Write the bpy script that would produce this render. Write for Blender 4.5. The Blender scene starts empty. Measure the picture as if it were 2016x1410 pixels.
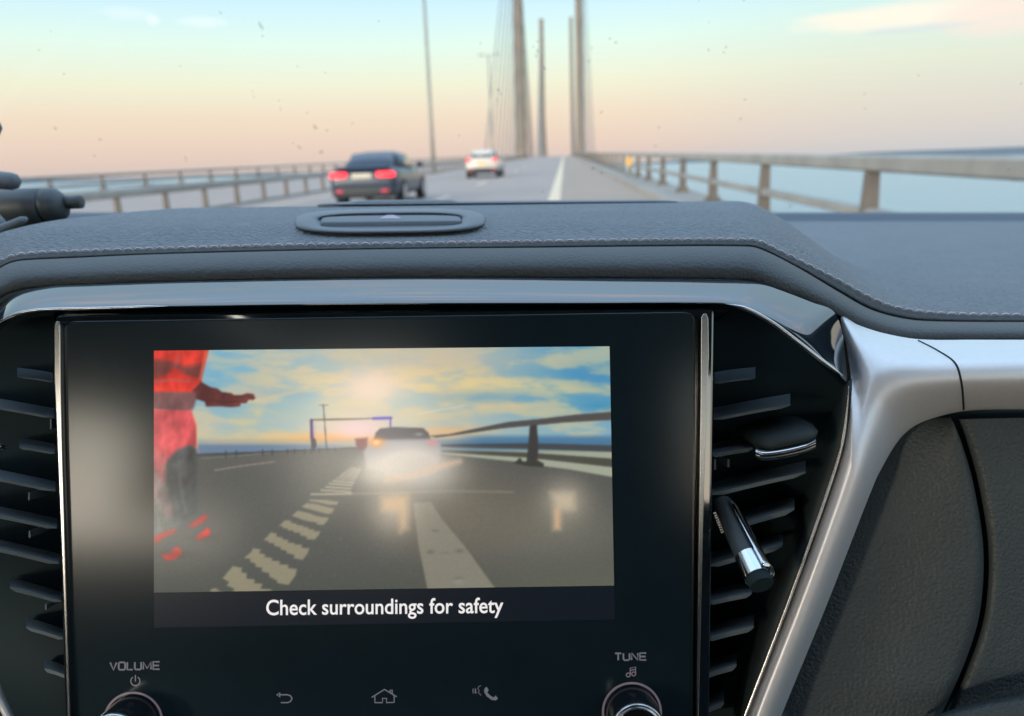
import bpy, math, random
import numpy as np
from mathutils import Vector, Matrix, noise

random.seed(7)
R = math.radians
sc = bpy.context.scene
COL = sc.collection

# ------------------------------------------------------------------ camera
F = 1456.0                      # focal length in photo pixels (2016 wide)
CX, CY = 1008.0, 705.0
_n = Vector((-0.033, 1.0, 0.2606)).normalized()           # world up seen by the camera
_y = Vector((104.0, 382.8, -1456.0)).normalized()          # direction of the road
_y = (_y - _n * _y.dot(_n)).normalized()
_x = _y.cross(_n)
CAM = Matrix((_x, _y, _n))                                 # camera axes -> world axes
cam_d = bpy.data.cameras.new('camera')
cam = bpy.data.objects.new('camera', cam_d); COL.objects.link(cam)
cam.matrix_world = CAM.to_4x4()
cam_d.sensor_width = 36.0; cam_d.lens = 36.0 * F / 2016.0
cam_d.clip_start = 0.02; cam_d.clip_end = 60000
cam_d.dof.use_dof = True; cam_d.dof.focus_distance = 0.30; cam_d.dof.aperture_fstop = 10.5
sc.camera = cam

TH = math.atan(0.2606)                                     # pitch of the phone
def Q(px, py, d):
    """point at depth d (m) along the optical axis, world coordinates"""
    return CAM @ Vector(((px - CX) / F * d, (CY - py) / F * d, -d))
def C(X, Y, Z):
    """point in the car's own frame (X right, Y forward, Z up, phone at the origin)"""
    c, s = math.cos(TH), math.sin(TH)
    # car axes in camera coordinates
    return CAM @ Vector((X, Y * s + Z * c, -(Y * c) + Z * s))

# ------------------------------------------------------------------ world, sun
SUN_AZ = R(44)          # left of straight back (camera frame)
SUN_EL = R(9)
sd = C(-math.sin(SUN_AZ), -math.cos(SUN_AZ), 0); sd.z = 0; sd.normalize()
SUN = Vector((sd.x * math.cos(SUN_EL), sd.y * math.cos(SUN_EL), math.sin(SUN_EL)))

gd = C(-math.sin(R(27)), -math.cos(R(27)), 0); gd.z = 0; gd.normalize(); GLOW = Vector((gd.x, gd.y, .16)).normalized()
w = bpy.data.worlds.new('World'); sc.world = w; w.use_nodes = True
nt = w.node_tree; nt.nodes.clear()
def N(t, **kw):
    n = nt.nodes.new(t)
    for k, v in kw.items(): setattr(n, k, v)
    return n
def L(a, b): nt.links.new(a, b)
def M(op, a, b=None, c=None, clamp=False):
    n = N('ShaderNodeMath', operation=op); n.use_clamp = clamp
    for i, v in enumerate((a, b, c)):
        if v is None: continue
        if isinstance(v, (int, float)): n.inputs[i].default_value = v
        else: L(v, n.inputs[i])
    return n.outputs[0]
def s2l(c):
    c = c / 255.0
    return c / 12.92 if c <= 0.04045 else ((c + 0.055) / 1.055) ** 2.4
def rgb(r, g, b, a=1.0): return (s2l(r), s2l(g), s2l(b), a)
def ramp(fac, stops, interp='EASE'):
    n = N('ShaderNodeValToRGB'); cr = n.color_ramp; cr.interpolation = interp
    while len(cr.elements) < len(stops): cr.elements.new(0.5)
    for e, (p, c) in zip(cr.elements, stops): e.position = p; e.color = c
    L(fac, n.inputs[0]); return n.outputs[0]
def MIX(fac, a, b, mode='MIX'):
    n = N('ShaderNodeMix', data_type='RGBA', blend_type=mode)
    for i, v in ((0, fac), (6, a), (7, b)):
        if isinstance(v, (int, float)): n.inputs[i].default_value = v
        elif isinstance(v, tuple): n.inputs[i].default_value = v
        else: L(v, n.inputs[i])
    return n.outputs[2]
tc = N('ShaderNodeTexCoord'); D = tc.outputs['Generated']
sep = N('ShaderNodeSeparateXYZ'); L(D, sep.inputs[0])
el = M('ARCSINE', sep.outputs[2])
elf = M('DIVIDE', M('MAXIMUM', el, 0.0), math.pi / 2)
def st(deg): return deg / 90.0
front = ramp(elf, [(st(0), rgb(208, 192, 186)), (st(1.2), rgb(226, 200, 187)), (st(3.6), rgb(236, 214, 192)), (st(6.0), rgb(235, 234, 208)),
                   (st(8.6), rgb(222, 244, 232)), (st(11.5), rgb(200, 234, 250)), (st(22), rgb(186, 216, 240)), (st(45), rgb(170, 202, 234)), (1.0, rgb(164, 198, 232))], 'LINEAR')
vr_ = Q(2300, 330, 1.0); vr_.z = 0; vr_.normalize()
vn = N('ShaderNodeVectorMath', operation='DOT_PRODUCT'); L(D, vn.inputs[0]); vn.inputs[1].default_value = vr_
rz = N('ShaderNodeMapRange', interpolation_type='SMOOTHSTEP'); L(vn.outputs['Value'], rz.inputs[0]); rz.inputs[1].default_value = .82; rz.inputs[2].default_value = 1.0; rz.inputs[4].default_value = .75
front = MIX(rz.outputs[0], front, ramp(elf, [(st(0), rgb(196, 200, 206)), (st(2.5), rgb(208, 206, 202)), (st(6.0), rgb(216, 222, 206)), (st(9), rgb(206, 230, 224)), (st(12), rgb(196, 230, 240)), (1.0, rgb(176, 198, 230))], 'LINEAR'))
# soft high cloud over the upper sky
mp = N('ShaderNodeMapping'); mp.inputs['Scale'].default_value = (1.4, 3.0, 5.0); L(D, mp.inputs[0])
cn = N('ShaderNodeTexNoise'); cn.inputs['Scale'].default_value = 2.2; cn.inputs['Detail'].default_value = 8; cn.inputs['Distortion'].default_value = .6
L(mp.outputs[0], cn.inputs[0])
cl = M('MULTIPLY', ramp(cn.outputs[0], [(0.48, (0, 0, 0, 1)), (0.72, (1, 1, 1, 1))]), M('SMOOTHSTEP' if False else 'MULTIPLY', M('SUBTRACT', el, R(17), clamp=True), 4.0, clamp=True))
sky = MIX(M('MULTIPLY', cl, .8), front, rgb(232, 220, 222))
# single clouds: elongated blobs at given directions
def cloud(sky, px, py, wpx, hpx, col, amt, sc_=6.0, tilt=0.0):
    d = Q(px, py, 1.0).normalized()
    rt = Vector((d.y, -d.x, 0)).normalized(); up = rt.cross(d) * 1.0
    rt, up = rt * math.cos(tilt) + up * math.sin(tilt), up * math.cos(tilt) - rt * math.sin(tilt)
    def dot(v):
        n = N('ShaderNodeVectorMath', operation='DOT_PRODUCT'); L(D, n.inputs[0]); n.inputs[1].default_value = v; return n.outputs['Value']
    nz = N('ShaderNodeTexNoise'); nz.inputs['Scale'].default_value = sc_ * 4; nz.inputs['Detail'].default_value = 5
    m2 = N('ShaderNodeMapping'); m2.inputs['Scale'].default_value = (1, 1, 5); L(D, m2.inputs[0]); L(m2.outputs[0], nz.inputs[0])
    off = M('MULTIPLY', M('SUBTRACT', nz.outputs[0], .5), 0.9)
    a = M('DIVIDE', dot(rt), wpx / F); b = M('DIVIDE', dot(up), hpx / F)
    r2 = M('ADD', M('MULTIPLY', a, a), M('MULTIPLY', b, b))
    fwd = M('GREATER_THAN', dot(d), 0.5)
    m = M('SUBTRACT', M('ADD', 1.0, off), r2, clamp=True)
    m = M('MULTIPLY', M('MULTIPLY', M('POWER', m, 0.8), fwd), amt, clamp=True)
    return MIX(m, sky, col)
sky = cloud(sky, 1790, 30, 190, 24, rgb(254, 240, 222), .95, 5, -.0)
sky = cloud(sky, 1650, 34, 90, 7, rgb(254, 240, 222), .6, 5)
sky = cloud(sky, 1985, 22, 110, 40, rgb(248, 224, 212), .8, 4)
sky = cloud(sky, 1800, 56, 90, 7, rgb(205, 214, 224), .5, 4)
sky = cloud(sky, 250, 26, 46, 11, rgb(226, 244, 248), .8, 9)
sky = cloud(sky, 301, 39, 12, 9, rgb(236, 248, 250), .9, 9)
sky = cloud(sky, 398, 43, 46, 9, rgb(232, 248, 248), .8, 9)
# upper sky brightened to throw more light on dash and road
brt = N('ShaderNodeMapRange', interpolation_type='SMOOTHSTEP'); L(el, brt.inputs[0]); brt.inputs[1].default_value = R(14); brt.inputs[2].default_value = R(48); brt.inputs[3].default_value = 1.10; brt.inputs[4].default_value = 2.2
skb = N('ShaderNodeVectorMath', operation='SCALE'); L(sky, skb.inputs[0]); L(brt.outputs[0], skb.inputs['Scale']); sky = skb.outputs[0]
# evening glow behind the car
vd = N('ShaderNodeVectorMath', operation='DOT_PRODUCT'); L(D, vd.inputs[0]); vd.inputs[1].default_value = GLOW
ca = M('MAXIMUM', vd.outputs['Value'], 0.0)
g1 = M('MULTIPLY', M('POWER', ca, 30.0), 8.5)
g2 = M('MULTIPLY', M('ADD', M('MULTIPLY', M('POWER', ca, 4.0), 2.6), M('MULTIPLY', M('POWER', ca, 1.3), 1.1)), 1.0)
low = M('SUBTRACT', 1.0, M('MULTIPLY', M('MAXIMUM', el, 0.0), 1.6), clamp=True)
glow = N('ShaderNodeVectorMath', operation='SCALE'); glow.inputs[0].default_value = (1.0, .90, .74); L(M('MULTIPLY', M('ADD', g1, g2), low), glow.inputs['Scale'])
sk = N('ShaderNodeTexSky'); sk.sky_type = 'NISHITA'; sk.sun_disc = False
sk.sun_elevation = SUN_EL; sk.sun_rotation = math.atan2(SUN.x, SUN.y); sk.dust_density = 1.5
nis = N('ShaderNodeVectorMath', operation='SCALE'); L(sk.outputs[0], nis.inputs[0]); nis.inputs['Scale'].default_value = 0.012
add = N('ShaderNodeVectorMath', operation='ADD'); L(sky, add.inputs[0]); L(glow.outputs[0], add.inputs[1])
add2 = N('ShaderNodeVectorMath', operation='ADD'); L(add.outputs[0], add2.inputs[0]); L(nis.outputs[0], add2.inputs[1])
bg = N('ShaderNodeBackground'); bg.inputs[1].default_value = 1.0; L(add2.outputs[0], bg.inputs[0])
wo = N('ShaderNodeOutputWorld'); L(bg.outputs[0], wo.inputs[0])

sl = bpy.data.lights.new('sun', 'SUN'); sl.energy = 1.6; sl.angle = R(3.5); sl.color = (1.0, .84, .66)
so = bpy.data.objects.new('sun', sl); COL.objects.link(so)
so.rotation_euler = SUN.to_track_quat('Z', 'Y').to_euler()

sc.view_settings.view_transform = 'Standard'; sc.view_settings.look = 'None'
sc.view_settings.exposure = 0.0; sc.view_settings.gamma = 1.0
sc.cycles.max_bounces = 8; sc.cycles.glossy_bounces = 4; sc.cycles.transparent_max_bounces = 12
sc.cycles.caustics_reflective = False; sc.cycles.caustics_refractive = False
sc.cycles.sample_clamp_indirect = 6.0

# ------------------------------------------------------------------ materials
def mat(name, col, rough=.5, metal=0.0, spec=.5, emit=None, estr=1.0, coat=0.0, bump=None, var=None, coatr=.05):
    """bump = (kind, scale, strength, distance[, stretch]); var = (scale, amount)"""
    m = bpy.data.materials.new(name); m.use_nodes = True
    t = m.node_tree; p = t.nodes['Principled BSDF']
    p.inputs['Base Color'].default_value = (*col[:3], 1); p.inputs['Roughness'].default_value = rough
    p.inputs['Metallic'].default_value = metal; p.inputs['Specular IOR Level'].default_value = spec
    p.inputs['Coat Weight'].default_value = coat; p.inputs['Coat Roughness'].default_value = coatr
    if emit: p.inputs['Emission Color'].default_value = (*emit[:3], 1); p.inputs['Emission Strength'].default_value = estr
    g = t.nodes.new('ShaderNodeNewGeometry')
    if bump:
        kind, s, st_, dist = bump[:4]
        mpn = t.nodes.new('ShaderNodeMapping'); t.links.new(g.outputs['Position'], mpn.inputs[0])
        if len(bump) > 4: mpn.inputs['Scale'].default_value = bump[4]
        if kind == 'leather':
            nz = t.nodes.new('ShaderNodeTexNoise'); nz.inputs['Scale'].default_value = s * .6; nz.inputs['Detail'].default_value = 2
            t.links.new(mpn.outputs[0], nz.inputs[0])
            vm = t.nodes.new('ShaderNodeVectorMath'); vm.operation = 'MULTIPLY_ADD'
            t.links.new(nz.outputs['Color'], vm.inputs[0]); vm.inputs[1].default_value = (.4 / s,) * 3; t.links.new(mpn.outputs[0], vm.inputs[2])
            v = t.nodes.new('ShaderNodeTexVoronoi'); v.feature = 'SMOOTH_F1'; v.inputs['Scale'].default_value = s; v.inputs['Smoothness'].default_value = .35
            t.links.new(vm.outputs[0], v.inputs[0]); h = v.outputs['Distance']
            inv = t.nodes.new('ShaderNodeMath'); inv.operation = 'MULTIPLY'; inv.inputs[1].default_value = -1; t.links.new(h, inv.inputs[0]); h = inv.outputs[0]
        else:
            nz = t.nodes.new('ShaderNodeTexNoise'); nz.inputs['Scale'].default_value = s; nz.inputs['Detail'].default_value = 6
            t.links.new(mpn.outputs[0], nz.inputs[0]); h = nz.outputs[0]
        b = t.nodes.new('ShaderNodeBump'); b.inputs['Strength'].default_value = st_; b.inputs['Distance'].default_value = dist
        t.links.new(h, b.inputs['Height']); t.links.new(b.outputs[0], p.inputs['Normal'])
    if var:
        nz = t.nodes.new('ShaderNodeTexNoise'); nz.inputs['Scale'].default_value = var[0]; nz.inputs['Detail'].default_value = 7; nz.inputs['Roughness'].default_value = .65
        t.links.new(g.outputs['Position'], nz.inputs[0])
        r = t.nodes.new('ShaderNodeMapRange'); r.inputs[1].default_value = .3; r.inputs[2].default_value = .7
        r.inputs[3].default_value = 1 - var[1]; r.inputs[4].default_value = 1 + var[1]; t.links.new(nz.outputs[0], r.inputs[0])
        s_ = t.nodes.new('ShaderNodeVectorMath'); s_.operation = 'SCALE'; s_.inputs[0].default_value = col[:3]
        t.links.new(r.outputs[0], s_.inputs['Scale']); t.links.new(s_.outputs[0], p.inputs['Base Color'])
    return m

MT = {}
MT['pad'] = mat('pad_leather', (.165, .190, .215), .6, spec=.5, bump=('leather', 520, .95, .0019, (.75, 1.1, 1.1)), var=(30, .06))
MT['roll'] = mat('roll_leather', (.072, .084, .092), .6, spec=.45, bump=('leather', 680, .4, .0007), var=(40, .06))
MT['glove'] = mat('glove_leather', (.046, .060, .066), .62, spec=.4, bump=('leather', 720, .6, .0007), var=(40, .08))
MT['thread'] = mat('thread', (.80, .70, .74), .8)
MT['plastic'] = mat('soft_grey_plastic', (.14, .17, .20), .5, spec=.5, bump=('noise', 3000, .15, .0002))
MT['black'] = mat('matt_black_plastic', (.014, .030, .036), .75, spec=.25)
MT['blackleather'] = mat('dark_plastic', (.024, .040, .046), .6, bump=('noise', 1500, .2, .0003))
MT['piano'] = mat('piano_black', (.008, .018, .026), .04, spec=1.0, bump=('noise', 14, .05, .002))
MT['piano'].node_tree.nodes['Principled BSDF'].inputs['IOR'].default_value = 1.85
MT['panel'] = mat('panel_glass', (.012, .026, .034), .17, spec=.6, var=(20, .15))
MT['silver'] = mat('satin_silver', (.80, .80, .81), .44, metal=.45, bump=('noise', 2500, .06, .0001), var=(400, .03))
MT['chrome'] = mat('chrome', (.72, .73, .75), .08, metal=1.0)
MT['chromedull'] = mat('chrome_dull', (.62, .61, .60), .22, metal=1.0)
MT['slat'] = mat('slat_plastic', (.22, .27, .30), .5, spec=.5)
MT['print'] = mat('grey_print', (.22, .22, .25), .6, emit=(.22, .22, .25), estr=.35)
MT['printpink'] = mat('pink_print', (.24, .20, .23), .6, emit=(.24, .19, .22), estr=.35)
MT['tri'] = mat('pink_triangle', (.48, .40, .48), .6)
MT['caption'] = mat('caption_text', (.02, .02, .02), .3, emit=(.85, .82, .82), estr=1.0)
MT['backlit'] = mat('backlit_black', (.01, .01, .012), .22, emit=rgb(22, 30, 40)[:3], estr=.6)
MT['mount'] = mat('mount_plastic', (.055, .07, .08), .42, spec=.5, bump=('noise', 900, .1, .0003))
MT['frit'] = mat('dark_blue_grey_strip', (.06, .08, .11), .55)

# ------------------------------------------------------------------ mesh helpers
def mesh(name, V, Fc, m, parent=None, smooth=True, subsurf=0, bevel=0, solid=0):
    me = bpy.data.meshes.new(name); me.from_pydata([tuple(v) for v in V], [], Fc); me.validate(); me.update()
    if smooth: me.polygons.foreach_set('use_smooth', [True] * len(me.polygons))
    me.materials.append(m)
    o = bpy.data.objects.new(name, me); COL.objects.link(o)
    if parent: o.parent = parent
    if solid:
        md = o.modifiers.new('s', 'SOLIDIFY'); md.thickness = solid; md.offset = -1
    if bevel:
        md = o.modifiers.new('b', 'BEVEL'); md.width = bevel; md.segments = 3; md.limit_method = 'ANGLE'
    return o
def empty(name, loc=(0, 0, 0)):
    o = bpy.data.objects.new(name, None); COL.objects.link(o); o.location = loc; o.empty_display_size = .1; return o
def tag(o, label=None, cat=None, group=None, kind=None):
    if label: o['label'] = label
    if cat: o['category'] = cat
    if group: o['group'] = group
    if kind: o['kind'] = kind
    return o
def grid_faces(nr, nc, closed=False, off=0):
    f = []
    for i in range(nr - 1):
        for j in range(nc - 1 + (1 if closed else 0)):
            a = i * nc + j; b = i * nc + (j + 1) % nc
            f.append((off + a, off + b, off + b + nc, off + a + nc))
    return f
def cr(pts, n):
    """Catmull-Rom (centripetal-ish) through pts -> n samples by chord length"""
    P = np.array(pts, float); d = np.r_[0, np.cumsum(np.sqrt((np.diff(P, axis=0) ** 2).sum(1)))]
    m = np.zeros_like(P)
    m[1:-1] = (P[2:] - P[:-2]) / (d[2:] - d[:-2])[:, None]
    m[0] = (P[1] - P[0]) / (d[1] - d[0]); m[-1] = (P[-1] - P[-2]) / (d[-1] - d[-2])
    t = np.linspace(0, d[-1], n); k = np.clip(np.searchsorted(d, t, 'right') - 1, 0, len(P) - 2)
    h = (d[k + 1] - d[k]); u = (t - d[k]) / h; u = u[:, None]; h = h[:, None]
    return (2 * u**3 - 3 * u**2 + 1) * P[k] + (u**3 - 2 * u**2 + u) * h * m[k] + (-2 * u**3 + 3 * u**2) * P[k + 1] + (u**3 - u**2) * h * m[k + 1]
def curve_y(pts, xs):
    """y(x) smooth through pts with increasing x"""
    P = cr(pts, 1200); return np.interp(xs, P[:, 0], P[:, 1])
class MB:
    def __init__(s): s.V = []; s.F = []
    def add(s, V, Fc):
        o = len(s.V); s.V += [Vector(v) for v in V]; s.F += [tuple(i + o for i in f) for f in Fc]; return s
    def box(s, x0, x1, y0, y1, z0, z1):
        return s.add([(x0, y0, z0), (x1, y0, z0), (x1, y1, z0), (x0, y1, z0), (x0, y0, z1), (x1, y0, z1), (x1, y1, z1), (x0, y1, z1)],
                     [(0, 3, 2, 1), (4, 5, 6, 7), (0, 1, 5, 4), (1, 2, 6, 5), (2, 3, 7, 6), (3, 0, 4, 7)])
    def tube(s, pts, rad, n=10, cap=True):
        pts = [Vector(p) for p in pts]; rads = rad if isinstance(rad, (list, tuple)) else [rad] * len(pts)
        V = []; up = None
        for i, p in enumerate(pts):
            t = (pts[min(i + 1, len(pts) - 1)] - pts[max(i - 1, 0)]).normalized()
            if up is None: up = t.orthogonal().normalized()
            up = (up - t * up.dot(t)).normalized(); sd_ = t.cross(up)
            V += [p + (up * math.cos(a) + sd_ * math.sin(a)) * rads[i] for a in [2 * math.pi * k / n for k in range(n)]]
        Fc = grid_faces(len(pts), n, True)
        if cap: Fc += [tuple(reversed(range(n))), tuple(range((len(pts) - 1) * n, len(pts) * n))]
        return s.add(V, Fc)
    def prism(s, poly, d0, d1):
        """image-plane outline poly [(px,py)] extruded from depth d0 (front) to d1 (back), true size kept"""
        k = len(poly); V = [Q(x, y, d0) for x, y in poly]
        back = (Q(CX, CY, 1) * (d1 - d0))
        V += [v + back for v in V]
        Fc = [tuple(range(k)), tuple(reversed(range(k, 2 * k)))] + [(i, i + k, (i + 1) % k + k, (i + 1) % k) for i in range(k)]
        return s.add(V, Fc)
    def build(s, name, m, parent=None, **kw): return mesh(name, s.V, s.F, m, parent, **kw)
def loft(name, rows, m, parent=None, n=None, flip=False, **kw):
    """rows: list of equally long lists of world points"""
    V = [p for r in rows for p in r]; Fc = grid_faces(len(rows), len(rows[0]))
    if flip: Fc = [tuple(reversed(f)) for f in Fc]
    return mesh(name, V, Fc, m, parent, **kw)
def rrect(x0, y0, x1, y1, r, n=6):
    o = []
    for cx, cy, a in ((x1 - r, y0 + r, -90), (x1 - r, y1 - r, 0), (x0 + r, y1 - r, 90), (x0 + r, y0 + r, 180)):
        for k in range(n + 1):
            t = R(a + 90 * k / n); o.append((cx + r * math.cos(t), cy + r * math.sin(t)))
    return o

# ================================================================== OUTSIDE
def zroad(y):
    y2 = min(y, 400); b = -1.23 + .0145 * y2
    if y2 > 200: b -= 2.5e-5 * (y2 - 200) ** 2
    return b + (0.0014 * (y - 400) if y > 400 else 0)
ys_ = [-60, -20, 0, 10, 20, 30, 40, 60, 80, 100, 125, 150, 175, 200, 225, 250, 275, 300, 330, 400, 500, 700, 1000, 1400]
asph = mat('asphalt', (.37, .30, .265), .8, spec=.25, bump=('noise', 60, .3, .01), var=(1.2, .08))
shoulder_m = mat('shoulder_asphalt', (.38, .295, .235), .85, spec=.2, bump=('noise', 60, .3, .01), var=(.8, .08))
paint = mat('road_paint', (.74, .58, .40), .7, var=(3, .10))
conc = mat('concrete', (.34, .32, .29), .85, spec=.2, bump=('noise', 20, .3, .01), var=(.5, .12))
galv = mat('galvanised_steel', (.30, .29, .265), .65, metal=.2, var=(1.6, .22))
galvp = mat('post_steel', (.15, .125, .105), .7, metal=.1, var=(3, .2))
def strip(name, x0, x1, dz, m, y0=-60, y1=1400, kind='structure', thick=0):
    ys = sorted(set([y for y in ys_ if y0 < y < y1] + [y0, y1]))
    rows = []
    for y in ys:
        r = [Vector((x0, y, zroad(y) + dz)), Vector((x1, y, zroad(y) + dz))]
        if thick: r = [Vector((x0, y, zroad(y) + dz - thick))] + r + [Vector((x1, y, zroad(y) + dz - thick))]
        rows.append(r)
    return tag(loft(name, rows, m, smooth=False, flip=True), kind=kind)
strip('road', -9.9, -0.15, 0, asph)
strip('hard_shoulder', -0.15, 2.25, 0.0, shoulder_m)
strip('opposite_road', -22.6, -10.3, 0, asph)
strip('bridge_deck', -24.6, 3.6, -.9, conc, thick=2.0)
strip('median_kerb', -10.3, -9.9, .08, conc, thick=.9)
strip('kerb', 2.25, 3.35, .14, conc, thick=1.0)
strip('far_kerb', -24.3, -22.6, .14, conc, thick=1.0)
strip('edge_line', -.46, -.14, .005, paint)
strip('far_edge_line', -8.6, -8.45, .005, paint)
for k in range(16):
    y0 = 5 + 12 * k * 1.0 - 1.0
    strip('lane_line', -3.80, -3.64, .006, paint, y0 + 16 - 12, y0 + 16 - 12 + 4)
# sea
def sea():
    m = bpy.data.materials.new('sea'); m.use_nodes = True; t = m.node_tree; p = t.nodes['Principled BSDF']
    p.inputs['Base Color'].default_value = (.21, .32, .35, 1); p.inputs['Roughness'].default_value = .22; p.inputs['IOR'].default_value = 1.33
    g = t.nodes.new('ShaderNodeNewGeometry'); hs = []
    for s, dist in ((.12, 3.0), (.012, 10.0)):
        mpn = t.nodes.new('ShaderNodeMapping'); mpn.inputs['Scale'].default_value = (s, s * 2.4, s); t.links.new(g.outputs['Position'], mpn.inputs[0])
        n = t.nodes.new('ShaderNodeTexNoise'); n.inputs['Scale'].default_value = 1; n.inputs['Detail'].default_value = 5; t.links.new(mpn.outputs[0], n.inputs[0])
        b = t.nodes.new('ShaderNodeBump'); b.inputs['Strength'].default_value = .55; b.inputs['Distance'].default_value = dist
        t.links.new(n.outputs[0], b.inputs['Height'])
        if hs: t.links.new(hs[-1].outputs[0], b.inputs['Normal'])
        hs.append(b)
    t.links.new(hs[-1].outputs[0], p.inputs['Normal'])
    return m
S = 30000
tag(mesh('sea', [(-S, -S, -48), (S, -S, -48), (S, S, -48), (-S, S, -48)], [(0, 1, 2, 3)], sea(), smooth=False), kind='structure')
# far coast: low ridge round the horizon
coast_m = mat('far_coast', (.13, .16, .18), .95, spec=.1, var=(.0008, .2))  # blue-grey base colour stands in for distance haze
def coast(name, a0, a1, dist, hmax, seed, base):
    rows = [[], [], [], []]; n = 160
    for i in range(n + 1):
        a = R(a0 + (a1 - a0) * i / n); u = i / n
        h = hmax * (.55 + .45 * noise.noise(Vector((u * 9 + seed, seed, 0)))) * min(1, u * 8, (1 - u) * 8) + base * min(1, u * 6, (1 - u) * 6)
        for k, (dd, hh) in enumerate(((dist, -2), (dist * 1.01, h * .8), (dist * 1.05, h), (dist * 1.12, -2))):
            rows[k].append(Vector((math.sin(a) * dd, math.cos(a) * dd, -48 + hh)))
    return tag(loft(name, rows, coast_m), kind='structure')
coast('coast', 3, 60, 11000, 62, 3.1, 30)
coast('near_coast', 19, 50, 7200, 10, 8.4, 12)
coast('west_coast', -60, -12, 16000, 60, 5.5, 20)
coast('low_island', -46, -16, 5200, 6, 1.5, 5)

# railings
def railing(name, x, sp, y0, n, tops, label, cat, post_h, side, far=False, rail_mat=galv, post_mat=galvp):
    root = empty(name, (x, y0, zroad(y0))); tag(root, label, cat)
    loc = lambda vx, y, z: (vx - x, y - y0, z - zroad(y0))
    yend = y0 + sp * n
    ysr = np.linspace(y0 - 4, yend, int(n * 2))
    for nm, zt, th, wd in tops:
        rows = []
        for y in ysr:
            z = zroad(y) + zt
            ring = [(x - wd / 2, z - th * .85), (x - wd / 2, z - th * .15), (x - wd * .3, z), (x + wd * .3, z), (x + wd / 2, z - th * .15), (x + wd / 2, z - th * .85), (x + wd * .3, z - th), (x - wd * .3, z - th)]
            rows.append([Vector(loc(a, y, b)) for a, b in ring])
        V = [p for r in rows for p in r]
        mesh(nm, V, grid_faces(len(rows), 8, True), rail_mat, root, smooth=False)
    # one post mesh, copied
    pm = MB(); h = post_h
    def tap(w0, d0, w1, d1, z0, z1, xo0=0, xo1=0):
        pm.add([(xo0 - w0, -d0, z0), (xo0 + w0, -d0, z0), (xo0 + w0, d0, z0), (xo0 - w0, d0, z0), (xo1 - w1, -d1, z1), (xo1 + w1, -d1, z1), (xo1 + w1, d1, z1), (xo1 - w1, d1, z1)],
               [(0, 3, 2, 1), (4, 5, 6, 7), (0, 1, 5, 4), (1, 2, 6, 5), (2, 3, 7, 6), (3, 0, 4, 7)])
    if post_h > .6:
        tap(.095, .05, .062, .035, 0.02, h)
        tap(.17, .16, .15, .14, -.02, .05)
        for a in (-.12, .12):
            for b in (-.1, .1): pm.box(a - .015, a + .015, b - .015, b + .015, .05, .11)
    else:
        tap(.06, .045, .05, .04, 0, h)
    post = None
    for k in range(min(n, 100)):
        y = y0 + sp * k
        if post is None: o = pm.build('post', post_mat, root, smooth=False); post = o
        else: o = post.copy(); COL.objects.link(o); o.parent = root
        o.location = (0, y - y0, zroad(y) + (.14 if post_h > .6 else .08) - zroad(y0))
    return root
XR = 3.0
SPP = 4.0
D0 = XR * 1456 / 568            # first visible post
railing('bridge_railing', XR, SPP, D0 - 2 * SPP, 90, [('top_rail', 1.105, .155, .16), ('lower_rail', .60, .10, .13)],
        'steel bridge parapet on the right beside the hard shoulder with thick top rail', 'railing', .84, 1)
railing('bridge_railing', -23.6, SPP, 23.8 * 1456 / 928 - 4 * SPP, 90, [('top_rail', .94, .155, .16), ('lower_rail', .50, .095, .12)],
        'distant parapet on the far left beyond the opposite carriageway', 'railing', .68, -1)
railing('guardrail', -9.6, 2.0, 9.6 * 1456 / 897 - 8.0, 100, [('rail_beam', .75, .16, .10)],
        'low steel guardrail along the central reserve behind the dark saloon', 'guardrail', .53, -1)

# pylons and stays
pyl = mat('pylon_concrete', (.25, .205, .165), .9, spec=.2, bump=('noise', .6, .3, .2), var=(.08, .10))
def pylon(x, y, label):
    root_z = -50; top = 172
    rows = []
    for i in range(13):
        u = i / 12; z = root_z + (top - root_z) * u
        wx = (3.3 if x < 0 else 2.7) - .7 * u; wy = 5 - 1.8 * u; c = .9
        xx = x + (1.5 if x < -10 else -1.5) * u * .8
        ring = [(-wx, -wy + c), (-wx + c, -wy), (wx - c, -wy), (wx, -wy + c), (wx, wy - c), (wx - c, wy), (-wx + c, wy), (-wx, wy - c)]
        rows.append([Vector((xx + a - x, b, z)) for a, b in ring])
    rows.append([v * 1.0 for v in rows[-1]]); 
    for v in rows[-1]: v.z += .1; v.x *= .6; v.y *= .6
    V = [p for r in rows for p in r]; Fc = grid_faces(len(rows), 8, True); nn = len(rows) * 8
    Fc.append(tuple(range(nn - 8, nn)))
    o = mesh('bridge_pylon', V, Fc, pyl, smooth=False); o.location = (x, y, 0)
    tag(o, label, 'pylon', 'four concrete pylons of the cable bridge')
    return o
cab_m = mat('stay_cable', (.16, .16, .155), .6)
ORD = ('very', 'second', 'third', 'fourth', 'fifth', 'sixth', 'seventh', 'eighth', 'ninth', 'tenth')
def stays(x, y, label, grp):
    proto = None
    for s in (-1, 1):
        for k in range(10):
            dy = (38 + k * 20.5); zt = 42 + k * 13.2
            a = Vector((x, y + s * dy, 1.0)); b = Vector((x, y + s * 3.5, zt + 2))
            if proto is None:
                mb = MB(); mb.tube([(0, 0, 0), (0, 0, 1)], 1.0, 6); proto = mb.build('stay_cable', cab_m); o = proto
            else: o = proto.copy(); COL.objects.link(o)
            d = b - a; o.location = a; o.rotation_euler = d.to_track_quat('Z', 'Y').to_euler(); rr_ = .27 if x < 0 else .12; o.scale = (rr_, rr_, d.length)
            tag(o, ORD[k] + ' lowest stay cable on the ' + ('near' if s < 0 else 'far') + ' side of the ' + label, 'cable', grp)
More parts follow.
